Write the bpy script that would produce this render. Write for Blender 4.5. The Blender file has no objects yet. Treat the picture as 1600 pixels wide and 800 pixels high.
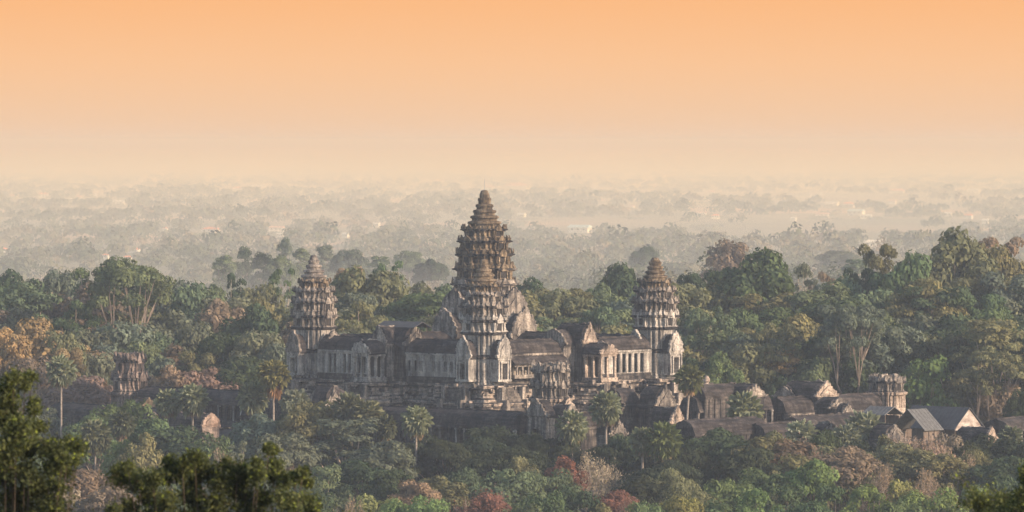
import bpy, math, random
import numpy as np
from mathutils import Vector, Matrix, noise

# ------------------------------------------------------------------ constants
CAMZ = 75.7; F = 9620.0; EYE = 221.0; R_E = 6.37e6
R = math.radians
def X(px, d): return (px - 800) / F * d
def Z(py, d): return CAMZ - (py - EYE) / F * d
def drop(r2): return -r2 / (2 * R_E)

scene = bpy.context.scene
col = scene.collection

# ------------------------------------------------------------------ camera
cam_d = bpy.data.cameras.new('camera'); cam = bpy.data.objects.new('camera', cam_d); col.objects.link(cam)
cam_d.sensor_width = 36; cam_d.lens = 36 * F / 1600
cam_d.clip_start = 1; cam_d.clip_end = 120000
cam.location = (0, 0, CAMZ)
cam.rotation_euler = (R(90) - math.atan((400 - EYE) / F), 0, 0)
scene.camera = cam
cam_d.dof.use_dof = True; cam_d.dof.focus_distance = 1320; cam_d.dof.aperture_fstop = 4.5
scene.render.resolution_x = 1024; scene.render.resolution_y = 512

# ------------------------------------------------------------------ light
SUN_EL = 20.0
sun_dir = Vector((0.90, -0.44, 0)).normalized() * math.cos(R(SUN_EL)) + Vector((0, 0, math.sin(R(SUN_EL))))
sun_d = bpy.data.lights.new('sun', 'SUN'); sun = bpy.data.objects.new('sun', sun_d); col.objects.link(sun)
sun_d.energy = 4.1; sun_d.angle = R(1.5); sun_d.color = (1.0, 0.80, 0.62)
sun.rotation_euler = sun_dir.to_track_quat('Z', 'Y').to_euler()
sun.location = (300, 0, 300)

world = bpy.data.worlds.new('World'); scene.world = world; world.use_nodes = True
wn = world.node_tree; wn.nodes.clear()
def W(t): return wn.nodes.new(t)
wo = W('ShaderNodeOutputWorld'); bg = W('ShaderNodeBackground'); bg2 = W('ShaderNodeBackground'); mx = W('ShaderNodeMixShader')
sky = W('ShaderNodeTexSky'); sky.sky_type = 'NISHITA'; sky.sun_disc = False
sky.sun_elevation = R(SUN_EL); sky.sun_rotation = math.atan2(sun_dir.x, sun_dir.y)
sky.air_density = 1.0; sky.dust_density = 1.0; sky.ozone_density = 1.0
bg.inputs['Strength'].default_value = 0.15
tc = W('ShaderNodeTexCoord'); sp = W('ShaderNodeSeparateXYZ')
rp = W('ShaderNodeValToRGB'); mr = W('ShaderNodeMapRange'); mr2 = W('ShaderNodeMapRange')
mr.inputs['From Min'].default_value = 0.0; mr.inputs['From Max'].default_value = 0.03
mr2.inputs['From Min'].default_value = 0.025; mr2.inputs['From Max'].default_value = 0.09
cr = rp.color_ramp
cr.elements[0].position = 0.0; cr.elements[0].color = (0.539, 0.371, 0.244, 1)
cr.elements[1].position = 1.0; cr.elements[1].color = (0.590, 0.287, 0.118, 1)
e = cr.elements.new(0.42); e.color = (0.590, 0.343, 0.183, 1)
e = cr.elements.new(0.75); e.color = (0.599, 0.307, 0.137, 1)
L_ = wn.links.new
L_(tc.outputs['Generated'], sp.inputs[0]); L_(sp.outputs['Z'], mr.inputs['Value']); L_(sp.outputs['Z'], mr2.inputs['Value'])
L_(mr.outputs[0], rp.inputs[0]); L_(rp.outputs[0], bg2.inputs['Color']); L_(sky.outputs[0], bg.inputs['Color'])
L_(mr2.outputs[0], mx.inputs[0]); L_(bg2.outputs[0], mx.inputs[1]); L_(bg.outputs[0], mx.inputs[2]); L_(mx.outputs[0], wo.inputs['Surface'])

# ------------------------------------------------------------------ render / exposure
scene.view_settings.view_transform = 'Standard'; scene.view_settings.look = 'None'
scene.view_settings.exposure = 0.70; scene.view_settings.gamma = 1
scene.render.engine = 'CYCLES'
cy = scene.cycles
cy.max_bounces = 4; cy.diffuse_bounces = 2; cy.glossy_bounces = 1; cy.transmission_bounces = 2; cy.volume_bounces = 1
cy.transparent_max_bounces = 4
cy.use_denoising = True; cy.denoiser = 'OPENIMAGEDENOISE'; cy.denoising_prefilter = 'ACCURATE'
cy.use_adaptive_sampling = False; cy.sample_clamp_indirect = 4
cy.caustics_reflective = False; cy.caustics_refractive = False

# ------------------------------------------------------------------ helpers
def tag(o, label=None, cat=None, group=None, kind=None):
    if label: o['label'] = label
    if cat: o['category'] = cat
    if group: o['group'] = group
    if kind: o['kind'] = kind
    return o
def empty(name, loc, rz=0.0):
    o = bpy.data.objects.new(name, None); o.empty_display_size = 1
    o.location = loc; o.rotation_euler = (0, 0, rz); col.objects.link(o); return o

class MB:
    def __init__(s, rot=0.0, off=(0, 0, 0)):
        s.v = []; s.f = []; s.m = []; s.set(rot, off)
    def set(s, rot=0.0, off=(0, 0, 0)):
        s.c = math.cos(rot); s.s = math.sin(rot); s.o = off; return s
    def add(s, vs, fs, mi=0):
        n = len(s.v); c, sn, o = s.c, s.s, s.o
        for x, y, z in vs: s.v.append((c * x - sn * y + o[0], sn * x + c * y + o[1], z + o[2]))
        for f in fs: s.f.append(tuple(i + n for i in f)); s.m.append(mi)
    def box(s, x0, x1, y0, y1, z0, z1, mi=0, nx=1, nz=1):
        # subdivided along x (nx) and z (nz) so that it can be weathered
        xs = [x0 + (x1 - x0) * i / nx for i in range(nx + 1)]; zs = [z0 + (z1 - z0) * i / nz for i in range(nz + 1)]
        if nx == 1 and nz == 1:
            s.add([(x0, y0, z0), (x1, y0, z0), (x1, y1, z0), (x0, y1, z0), (x0, y0, z1), (x1, y0, z1), (x1, y1, z1), (x0, y1, z1)],
                  [(0, 3, 2, 1), (4, 5, 6, 7), (0, 1, 5, 4), (1, 2, 6, 5), (2, 3, 7, 6), (3, 0, 4, 7)], mi); return
        rings = []
        for z in zs:
            rings.append([(x, y0, z) for x in xs] + [(x, y1, z) for x in reversed(xs)])
        s.rings(rings, mi, True, True)
    def rings(s, rings, mi=0, bottom=False, top=True):
        n = len(rings[0]); vs = [p for r in rings for p in r]; fs = []
        for k in range(len(rings) - 1):
            a = k * n; b = a + n
            for i in range(n):
                j = (i + 1) % n; fs.append((a + i, a + j, b + j, b + i))
        if top: fs.append(tuple(range((len(rings) - 1) * n, len(rings) * n)))
        if bottom: fs.append(tuple(reversed(range(n))))
        s.add(vs, fs, mi)
    def extrude_x(s, prof, x0, x1, nx=1, mi=0):       # closed (y,z) profile swept along x
        rings = [[(x0 + (x1 - x0) * i / nx, y, z) for y, z in prof] for i in range(nx + 1)]
        s.rings(rings, mi, True, True)
    def plate_x(s, prof, x0, x1, mi=0):               # star-shaped outline plate, fan caps
        n = len(prof); vs = [(x0, y, z) for y, z in prof] + [(x1, y, z) for y, z in prof]
        fs = [(i, (i + 1) % n, n + (i + 1) % n, n + i) for i in range(n)]
        fs += [tuple(reversed(range(n))), tuple(range(n, 2 * n))]
        s.add(vs, fs, mi)
    def tube(s, p, q, r0, r1, n=5, mi=0):
        p = Vector(p); q = Vector(q); d = (q - p)
        if d.length < 1e-5: return
        d.normalize(); a = d.orthogonal().normalized(); b = d.cross(a)
        r_ = [[tuple(c + (a * math.cos(t) + b * math.sin(t)) * rr) for t in [2 * math.pi * i / n for i in range(n)]] for c, rr in ((p, r0), (q, r1))]
        s.rings(r_, mi, True, True)
    def lathe(s, prof, n=16, mi=0):
        s.rings([[(r * math.cos(2 * math.pi * i / n), r * math.sin(2 * math.pi * i / n), z) for i in range(n)] for z, r in prof], mi, True, True)
    def erode(s, amp, freq=0.9, seed=0.0, zamp=0.6):
        for i, (x, y, z) in enumerate(s.v):
            p = Vector((x * freq + seed, y * freq, z * freq))
            a = noise.noise_vector(p) + noise.noise_vector(p * 2.7) * 0.7
            s.v[i] = (x + a.x * amp, y + a.y * amp, z + a.z * amp * zamp)
        return s
    def build(s, name, mats, parent=None, smooth=False):
        me = bpy.data.meshes.new(name); me.from_pydata(s.v, [], s.f)
        if not isinstance(mats, (list, tuple)): mats = [mats]
        for m in mats: me.materials.append(m)
        if len(mats) > 1: me.polygons.foreach_set('material_index', s.m)
        if smooth: me.polygons.foreach_set('use_smooth', [True] * len(me.polygons))
        me.update()
        o = bpy.data.objects.new(name, me); col.objects.link(o)
        if parent is not None: o.parent = parent
        return o

# ------------------------------------------------------------------ materials
def newmat(name):
    m = bpy.data.materials.new(name); m.use_nodes = True; nt = m.node_tree; nt.nodes.clear()
    out = nt.nodes.new('ShaderNodeOutputMaterial'); return m, nt, out
def nd(nt, t, **kw):
    n = nt.nodes.new(t)
    for k, v in kw.items():
        if k.startswith('i_'): n.inputs[k[2:]].default_value = v
        else: setattr(n, k, v)
    return n
def mixc(nt, fac, a, b, blend='MIX'):
    n = nt.nodes.new('ShaderNodeMix'); n.data_type = 'RGBA'; n.blend_type = blend
    for i, v in ((0, fac), (6, a), (7, b)):
        if hasattr(v, 'is_output') or isinstance(v, bpy.types.NodeSocket): nt.links.new(v, n.inputs[i])
        else: n.inputs[i].default_value = v if i == 0 else (*v[:3], 1)
    return n.outputs[2]
def ramp(nt, src, stops):
    n = nt.nodes.new('ShaderNodeValToRGB'); c = n.color_ramp
    while len(c.elements) < len(stops): c.elements.new(0.5)
    for el, (p, v) in zip(c.elements, stops):
        el.position = p; el.color = (*v, 1) if isinstance(v, (tuple, list)) else (v, v, v, 1)
    nt.links.new(src, n.inputs[0]); return n.outputs[0]
def noise_tex(nt, vec, scale, detail=4, rough=0.6, dist=0.0):
    n = nd(nt, 'ShaderNodeTexNoise'); n.inputs['Scale'].default_value = scale; n.inputs['Detail'].default_value = detail
    n.inputs['Roughness'].default_value = rough; n.inputs['Distortion'].default_value = dist
    nt.links.new(vec, n.inputs['Vector']); return n.outputs[0]
def mapped(nt, vec, sc, rot=(0, 0, 0)):
    n = nt.nodes.new('ShaderNodeMapping'); n.inputs['Scale'].default_value = sc; n.inputs['Rotation'].default_value = rot
    nt.links.new(vec, n.inputs['Vector']); return n.outputs[0]
def stone(name, dark, mid, light, lichen=0.5, courses=0.3, bias=0.0, streak=1.0):
    m, nt, out = newmat(name)
    g = nd(nt, 'ShaderNodeNewGeometry'); pos = g.outputs['Position']
    st = noise_tex(nt, mapped(nt, pos, (1.0, 1.0, 0.14)), 1.0, 5, 0.65)
    big = noise_tex(nt, pos, 0.22, 4, 0.6)
    fine = noise_tex(nt, pos, 2.6, 3, 0.7)
    c1 = ramp(nt, st, [(0.40 - bias, dark), (0.50 - bias, mid), (0.60 - bias, light)])
    c2 = ramp(nt, big, [(0.40 - bias, dark), (0.52 - bias, mid), (0.64 - bias, light)])
    c = mixc(nt, 1 - 0.55 * streak, c1, c2)
    # horizontal stone courses as slightly darker joints
    cs = noise_tex(nt, mapped(nt, pos, (0.25, 0.25, 2.2)), 1.0, 2, 0.5)
    c = mixc(nt, courses, c, ramp(nt, cs, [(0.40, 0.35), (0.55, 1.0)]), 'MULTIPLY')
    # black and pale lichen blotches
    bl = ramp(nt, fine, [(0.34, 0.25), (0.46, 0.9), (0.56, 1.0), (0.68, 1.7)])
    c = mixc(nt, lichen, c, bl, 'MULTIPLY')
    b = nd(nt, 'ShaderNodeBsdfPrincipled'); b.inputs['Roughness'].default_value = 0.95; b.inputs['Specular IOR Level'].default_value = 0.15
    nt.links.new(c, b.inputs['Base Color'])
    bp = nd(nt, 'ShaderNodeBump'); bp.inputs['Strength'].default_value = 0.8; bp.inputs['Distance'].default_value = 0.25
    nt.links.new(fine, bp.inputs['Height']); nt.links.new(bp.outputs[0], b.inputs['Normal'])
    nt.links.new(b.outputs[0], out.inputs['Surface']); return m
M = {}
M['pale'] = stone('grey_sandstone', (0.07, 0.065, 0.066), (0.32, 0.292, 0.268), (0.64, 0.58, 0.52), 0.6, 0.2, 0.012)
M['ledge'] = stone('lichen_and_shadow_ledge', (0.022, 0.020, 0.022), (0.055, 0.048, 0.047), (0.24, 0.21, 0.185), 0.8, 0.1, -0.02, 0.3)  # lichen-dark stone, also puts the shadow under cornices into the colour
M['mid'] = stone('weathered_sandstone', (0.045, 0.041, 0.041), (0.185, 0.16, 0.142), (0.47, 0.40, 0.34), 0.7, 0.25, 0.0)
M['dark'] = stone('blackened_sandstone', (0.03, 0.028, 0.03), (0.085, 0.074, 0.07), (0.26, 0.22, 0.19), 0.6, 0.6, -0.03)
M['ochre'] = stone('ochre_sandstone', (0.055, 0.042, 0.030), (0.17, 0.125, 0.082), (0.34, 0.265, 0.19), 0.8, 0.4, 0.0)
M['brick'] = stone('pink_brick_stone', (0.09, 0.07, 0.06), (0.28, 0.19, 0.15), (0.46, 0.35, 0.29), 0.5, 0.3, 0.03)
M['warm'] = stone('sunlit_sandstone', (0.08, 0.066, 0.056), (0.32, 0.25, 0.205), (0.54, 0.44, 0.37), 0.8, 0.3, 0.02)  # lit copy of the sandstone, sunlight put into its colour
M['pyramid'] = stone('pyramid_sandstone', (0.06, 0.055, 0.054), (0.25, 0.215, 0.19), (0.62, 0.49, 0.40), 0.8, 0.6, 0.02)
M['stepstone'] = stone('worn_step_stone', (0.05, 0.045, 0.044), (0.13, 0.112, 0.10), (0.26, 0.22, 0.19), 0.6, 0.7, 0.0)
M['red'] = stone('reddish_sandstone', (0.06, 0.05, 0.048), (0.20, 0.152, 0.132), (0.40, 0.315, 0.27), 0.6, 0.35, 0.0)
M['roof'] = stone('dark_roof_stone', (0.024, 0.022, 0.024), (0.052, 0.044, 0.044), (0.11, 0.092, 0.086), 0.8, 0.7, 0.0)
M['roofbrown'] = stone('brown_roof_stone', (0.028, 0.025, 0.026), (0.060, 0.050, 0.048), (0.115, 0.098, 0.09), 0.8, 0.7, 0.0)
M['shade'] = stone('interior_shade_stone', (0.02, 0.018, 0.018), (0.04, 0.035, 0.033), (0.07, 0.06, 0.055), 0.4, 0.2, 0.0)  # stone coloured dark for the shade inside niches and doorways

def plain(name, c1, c2, scale=0.6, rough=0.8, sc=(1, 1, 1), spec=0.3):
    m, nt, out = newmat(name)
    g = nd(nt, 'ShaderNodeNewGeometry')
    n = noise_tex(nt, mapped(nt, g.outputs['Position'], sc), scale, 5, 0.65)
    c = ramp(nt, n, [(0.35, c1), (0.65, c2)])
    b = nd(nt, 'ShaderNodeBsdfPrincipled'); b.inputs['Roughness'].default_value = rough; b.inputs['Specular IOR Level'].default_value = spec
    nt.links.new(c, b.inputs['Base Color']); nt.links.new(b.outputs[0], out.inputs['Surface']); return m
M['bark'] = plain('grey_bark', (0.12, 0.09, 0.07), (0.34, 0.27, 0.22), 1.2, 0.9, (1, 1, 0.3))
M['palebark'] = plain('pale_bark', (0.26, 0.20, 0.16), (0.55, 0.45, 0.37), 1.2, 0.9, (1, 1, 0.3))
M['palmbark'] = plain('palm_bark', (0.16, 0.13, 0.11), (0.34, 0.29, 0.25), 3.0, 0.9, (1, 1, 1))
M['tin'] = plain('corrugated_metal', (0.085, 0.083, 0.083), (0.17, 0.165, 0.16), 2.0, 0.6, (1, 1, 0.2))
M['tindark'] = plain('dark_sheet_roof', (0.055, 0.055, 0.06), (0.09, 0.088, 0.092), 0.8, 0.8)
M['patch'] = plain('patched_gable_cladding', (0.20, 0.145, 0.125), (0.52, 0.46, 0.42), 0.55, 0.8, (1, 1, 1.6))
M['timber'] = plain('brown_timber', (0.10, 0.075, 0.06), (0.20, 0.155, 0.125), 1.0, 0.85, (1, 1, 0.3))
M['white'] = plain('white_render', (0.72, 0.66, 0.58), (0.82, 0.78, 0.72), 0.1, 0.8)
M['redroof'] = plain('orange_roof_tile', (0.80, 0.22, 0.08), (0.90, 0.32, 0.13), 0.1, 0.8)
M['pinkroof'] = plain('faded_pink_roof', (0.60, 0.36, 0.27), (0.70, 0.44, 0.33), 0.1, 0.8)
M['blueroof'] = plain('pale_blue_roof', (0.45, 0.58, 0.60), (0.55, 0.66, 0.68), 0.1, 0.6)
M['window'] = plain('dark_window', (0.02, 0.02, 0.02), (0.04, 0.04, 0.04), 0.5, 0.4)
M['steel'] = plain('grey_steel', (0.30, 0.30, 0.30), (0.45, 0.45, 0.45), 0.5, 0.5)

def foliage(name, var=0.5, transl=0.3, tip=(1.6, 1.5, 1.2)):
    m, nt, out = newmat(name)
    oi = nd(nt, 'ShaderNodeObjectInfo'); g = nd(nt, 'ShaderNodeNewGeometry')
    base = oi.outputs['Color']
    n = noise_tex(nt, g.outputs['Position'], 0.30, 3, 0.6)
    isl = g.outputs['Random Per Island']
    c = mixc(nt, 1.0, base, ramp(nt, n, [(0.36, 0.72), (0.64, 1.32)]), 'MULTIPLY')
    c = mixc(nt, var, c, ramp(nt, isl, [(0.0, (0.55, 0.60, 0.6)), (0.6, (1.0, 1.0, 1.0)), (0.955, (1.5, 1.4, 1.1)), (0.975, tip), (1.0, tip)]), 'MULTIPLY')
    d = nd(nt, 'ShaderNodeBsdfDiffuse'); t = nd(nt, 'ShaderNodeBsdfTranslucent'); mxs = nd(nt, 'ShaderNodeMixShader')
    nt.links.new(c, d.inputs['Color']); nt.links.new(mixc(nt, 1.0, c, (1.15, 1.1, 0.6), 'MULTIPLY'), t.inputs['Color'])
    mxs.inputs[0].default_value = transl
    nt.links.new(d.outputs[0], mxs.inputs[1]); nt.links.new(t.outputs[0], mxs.inputs[2]); nt.links.new(mxs.outputs[0], out.inputs['Surface'])
    return m
M['leaf'] = foliage('foliage')

# ground
def ground_mat():
    m, nt, out = newmat('plain_soil_and_grass')
    g = nd(nt, 'ShaderNodeNewGeometry'); pos = g.outputs['Position']
    a = noise_tex(nt, pos, 0.05, 5, 0.6)
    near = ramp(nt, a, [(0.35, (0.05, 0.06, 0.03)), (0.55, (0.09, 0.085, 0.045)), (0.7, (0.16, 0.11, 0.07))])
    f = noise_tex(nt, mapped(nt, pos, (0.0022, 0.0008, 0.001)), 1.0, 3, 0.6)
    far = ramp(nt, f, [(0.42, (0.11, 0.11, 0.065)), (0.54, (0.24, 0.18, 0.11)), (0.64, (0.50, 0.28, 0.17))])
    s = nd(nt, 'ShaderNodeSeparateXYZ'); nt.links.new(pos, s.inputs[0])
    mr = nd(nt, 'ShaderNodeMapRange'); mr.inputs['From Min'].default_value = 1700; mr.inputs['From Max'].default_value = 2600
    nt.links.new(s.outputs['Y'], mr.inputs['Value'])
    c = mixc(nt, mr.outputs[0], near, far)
    b = nd(nt, 'ShaderNodeBsdfDiffuse'); nt.links.new(c, b.inputs['Color']); nt.links.new(b.outputs[0], out.inputs['Surface']); return m
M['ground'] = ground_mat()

# ------------------------------------------------------------------ ground (hill under the viewpoint, curved plain to the horizon)
HILL = 70.0
def hill(x, y): return HILL * math.exp(-(x * x + y * y) / (150.0 ** 2))
def gz(x, y): return drop(x * x + y * y) + hill(x, y)
def build_ground():
    xs = sorted(set([-9000, -6000, -4000, -2500, -1500, -1000, -700, -500] + list(range(-400, 401, 40)) + [500, 700, 1000, 1500, 2500, 4000, 6000, 9000]))
    ys = list(range(-400, 441, 40)) + [500, 600, 750, 900, 1100, 1300, 1600, 2000, 2500, 3000, 3600, 4300] + list(range(5000, 42001, 1000))
    vs = [(x, y, gz(x, y)) for y in ys for x in xs]; n = len(xs)
    fs = [(j * n + i, j * n + i + 1, (j + 1) * n + i + 1, (j + 1) * n + i) for j in range(len(ys) - 1) for i in range(n - 1)]
    mb = MB(); mb.add(vs, fs); o = mb.build('ground', M['ground'], smooth=True); tag(o, kind='structure')
build_ground()

# ------------------------------------------------------------------ haze
def build_haze():
    mb = MB(); mb.box(-9500, 9500, -450, 46000, -170, CAMZ + 14)
    m, nt, out = newmat('haze'); v = nd(nt, 'ShaderNodeVolumePrincipled')
    v.inputs['Color'].default_value = (0.33, 0.365, 0.43, 1); v.inputs['Absorption Color'].default_value = (0.81, 0.525, 0.095, 1); v.inputs['Density'].default_value = 0.00018; v.inputs['Anisotropy'].default_value = 0.0
    nt.links.new(v.outputs[0], out.inputs['Volume'])
    o = mb.build('haze', m); tag(o, kind='stuff')
    # low mist lying on the plain behind the temple forest
    mb = MB(); mb.box(-9300, 9300, 1850, 45000, -168, 27)
    m, nt, out = newmat('mist'); v = nd(nt, 'ShaderNodeVolumePrincipled')
    v.inputs['Color'].default_value = (0.62, 0.62, 0.62, 1); v.inputs['Absorption Color'].default_value = (0.80, 0.55, 0.20, 1); v.inputs['Density'].default_value = 0.00058; v.inputs['Anisotropy'].default_value = 0.0
    nt.links.new(v.outputs[0], out.inputs['Volume'])
    o = mb.build('mist', m); tag(o, kind='stuff')
build_haze()

# ================================================================== TEMPLE
C0 = Vector((X(757, 1300), 1300.0, 0)); FLOOR = Z(583, 1300)
U = Vector((0.70711, -0.70711, 0)); V = Vector((0.70711, 0.70711, 0))
TROT = R(-45)
def TL(lx, ly, z=0): p = C0 + U * lx + V * ly; return (p.x, p.y, z)

def redent():
    q = [(1, .36), (.9, .36), (.9, .56), (.78, .56), (.78, .78), (.56, .78), (.56, .9), (.36, .9), (.36, 1)]
    pts = []
    for k in range(4):
        c, s = [(1, 0), (0, 1), (-1, 0), (0, -1)][k]
        pts += [(c * x - s * y, s * x + c * y) for x, y in q]
    out = []
    for i, p in enumerate(pts):
        n = pts[(i + 1) % len(pts)]; d = math.hypot(n[0] - p[0], n[1] - p[1]); k = max(1, round(d / 0.11))
        for j in range(k): out.append((p[0] + (n[0] - p[0]) * j / k, p[1] + (n[1] - p[1]) * j / k))
    return out
PLAN = redent()
CORN = [(1, .36), (.9, .56), (.78, .78), (.56, .9), (.36, 1)]
def corners():
    r = []
    for k in range(4):
        c, s = [(1, 0), (0, 1), (-1, 0), (0, -1)][k]
        r += [(c * x - s * y, s * x + c * y) for x, y in CORN]
    return r
ANTE = corners(); ernd = random.Random(99)
def plan_rings(mb, levels, mi=0, bottom=False, top=True):
    mb.rings([[(x * r, y * r, z) for x, y in PLAN] for z, r in levels], mi, bottom, top)
def antefix(mb, x, y, z, ang, w, h, t=0.22, mi=0):
    c, s = math.cos(ang), math.sin(ang)
    prof = [(-w / 2, 0), (w / 2, 0), (w * .55, h * .3), (w * .32, h * .62), (0, h), (-w * .32, h * .62), (-w * .55, h * .3)]
    n = len(prof); vs = []
    for d, lean in ((-t / 2, 0), (t / 2, 0)):
        for a, b in prof:
            rr = d - 0.12 * b
            vs.append((x + c * rr - s * a, y + s * rr + c * a, z + b))
    fs = [(i, (i + 1) % n, n + (i + 1) % n, n + i) for i in range(n)] + [tuple(reversed(range(n))), tuple(range(n, 2 * n))]
    mb.add(vs, fs, mi)

PED = [(1.06, 0), (1.16, .10), (1.10, .20), (.98, .12), (.90, .24), (.86, .38), (.74, .36), (.68, .52), (.58, .50), (.50, .68), (.38, .66), (.30, .82), (.18, .82), (.10, .94)]
PEDR = [(1.06, 0), (1.15, .08), (1.11, .19), (1.0, .15), (.98, .29), (1.0, .41), (.89, .43), (.86, .57), (.74, .60), (.66, .74), (.52, .76), (.38, .89), (.22, .92), (.10, 1.0)]
def ped_outline(w, h, z, rnd, ruin=0.0, shape=None):
    half = [(a, b) for a, b in (shape or PED)]
    right = [(a * w, z + b * h * (1 + rnd.uniform(-.05, .05) - ruin * rnd.random())) for a, b in half]
    left = [(-a * w, z + b * h * (1 + rnd.uniform(-.05, .05) - ruin * rnd.random())) for a, b in reversed(half)]
    pts = right + [(0, z + h * (1.02 - ruin * rnd.random()))] + left; out = []
    for i_, p in enumerate(pts):            # flame-like carved fringe along the edge
        out.append(p)
        if i_ < len(pts) - 1:
            q = pts[i_ + 1]; my, mz = (p[0] + q[0]) / 2, (p[1] + q[1]) / 2; f = 1 + rnd.uniform(-.02, .09)
            out.append((my * f, z + (mz - z) * f))
    return out
VAULT = [(1.06, -0.06), (1.05, 0.06), (.98, .14), (.93, .38), (.82, .60), (.62, .80), (.36, .93), (.12, .985), (.08, 1.05)]
def vault_prof(w, h, z):
    return [(a * w, z + b * h) for a, b in VAULT] + [(-a * w, z + b * h) for a, b in reversed(VAULT)]

def porch(parent, ang, r, w, depth, z0, zd, ze, zp, mats, seed, name='porch', ruin=0.0):
    """gabled porch whose front plane stands at distance r from the parent's axis; doorway open; mats = wall, pediment, roof"""
    rnd = random.Random(seed)
    dw = w * 0.42
    mb = MB(ang)
    for sy in (-1, 1):
        y0, y1 = sorted((sy * dw, sy * w)); mb.box(r - depth, r, y0, y1, z0, ze, 0, 2, 3)
    mb.box(r - depth, r, -dw, dw, zd, ze, 0, 1, 1)
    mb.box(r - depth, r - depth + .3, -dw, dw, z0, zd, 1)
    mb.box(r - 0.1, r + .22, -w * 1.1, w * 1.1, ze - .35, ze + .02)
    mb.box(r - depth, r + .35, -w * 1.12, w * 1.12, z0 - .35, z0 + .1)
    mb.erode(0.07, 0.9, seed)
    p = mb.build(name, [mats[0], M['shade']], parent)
    fr = MB(ang)
    for sy in (-1, 1):
        y0, y1 = sorted((sy * dw, sy * (dw + .32))); fr.box(r + .02, r + .3, y0, y1, z0 + .1, zd + .1)
        y0, y1 = sorted((sy * (w * .86), sy * (w * 1.02))); fr.box(r + .02, r + .26, y0, y1, z0 + .1, ze - .36)
    fr.box(r + .02, r + .34, -dw - .4, dw + .4, zd + .1, zd + .42)
    fr.build('door_frame', M['warm'] if rnd.random() < .0 else mats[0], p)
    pd = MB(ang); pd.plate_x(ped_outline(w * 1.12, zp - ze, ze + .02, rnd, ruin, PEDR), r - .25, r + .25)
    pd.plate_x([(y * .62, (z - ze) * .62 + ze + .3) for y, z in ped_outline(w * 1.12, zp - ze, ze, rnd, 0, PEDR)], r + .2, r + .42)
    pd.erode(.20, .7, seed + 3); pd.build('pediment', mats[1], p)
    rf = MB(ang); rf.extrude_x(vault_prof(w * .98, (zp - ze) * .82, ze), r - depth - 1.0, r - .27, 4); rf.erode(.08, .7, seed + 5)
    rf.build('porch_roof', mats[2], p)
    return p

def tier_mesh(mb, z, Rr, h, Rn, wall=0, panel=1, crn=2):
    plan_rings(mb, [(z, Rr * .98), (z + .05 * h, Rr * .98)], crn, False, False)
    plan_rings(mb, [(z + .05 * h, Rr * .98), (z + .08 * h, Rr * .92), (z + .12 * h, Rr * .92), (z + .15 * h, Rr * .875), (z + .34 * h, Rr * .875), (z + .54 * h, Rr * .875), (z + .57 * h, Rr * .93), (z + .62 * h, Rr * .93)], wall, False, False)
    plan_rings(mb, [(z + .62 * h, Rr * .93), (z + .66 * h, Rr * 1.015), (z + .76 * h, Rr * 1.03), (z + .79 * h, Rr * .96)], crn, False, False)
    plan_rings(mb, [(z + .79 * h, Rr * .96), (z + .90 * h, (Rr * .95 + Rn) / 2), (z + 1.0 * h, Rn * .97)], wall)
    for k in range(4):
        mb.set(k * math.pi / 2)
        # framed niche, recess shade as a dark panel, small pediment, mid-face
        rr = Rr * .93
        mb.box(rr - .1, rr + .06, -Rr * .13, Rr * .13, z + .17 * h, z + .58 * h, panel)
        for sy in (-1, 1):
            for a, b in ((.15, .20), (.27, .32)):
                y0, y1 = sorted((sy * Rr * a, sy * Rr * b)); mb.box(rr - .1, rr + .2, y0, y1, z + .1 * h, z + .62 * h, wall)
        antefix(mb, Rr * 1.0, 0, z + .60 * h, 0, Rr * .36, h * .60, .35, wall)
    mb.set(0)
    for (x, y) in ANTE:
        if ernd.random() < .2: continue
        antefix(mb, x * Rr * .97, y * Rr * .97, z + .80 * h, math.atan2(y, x), Rr * .10 + .14, h * .40, .25, wall)

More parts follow.
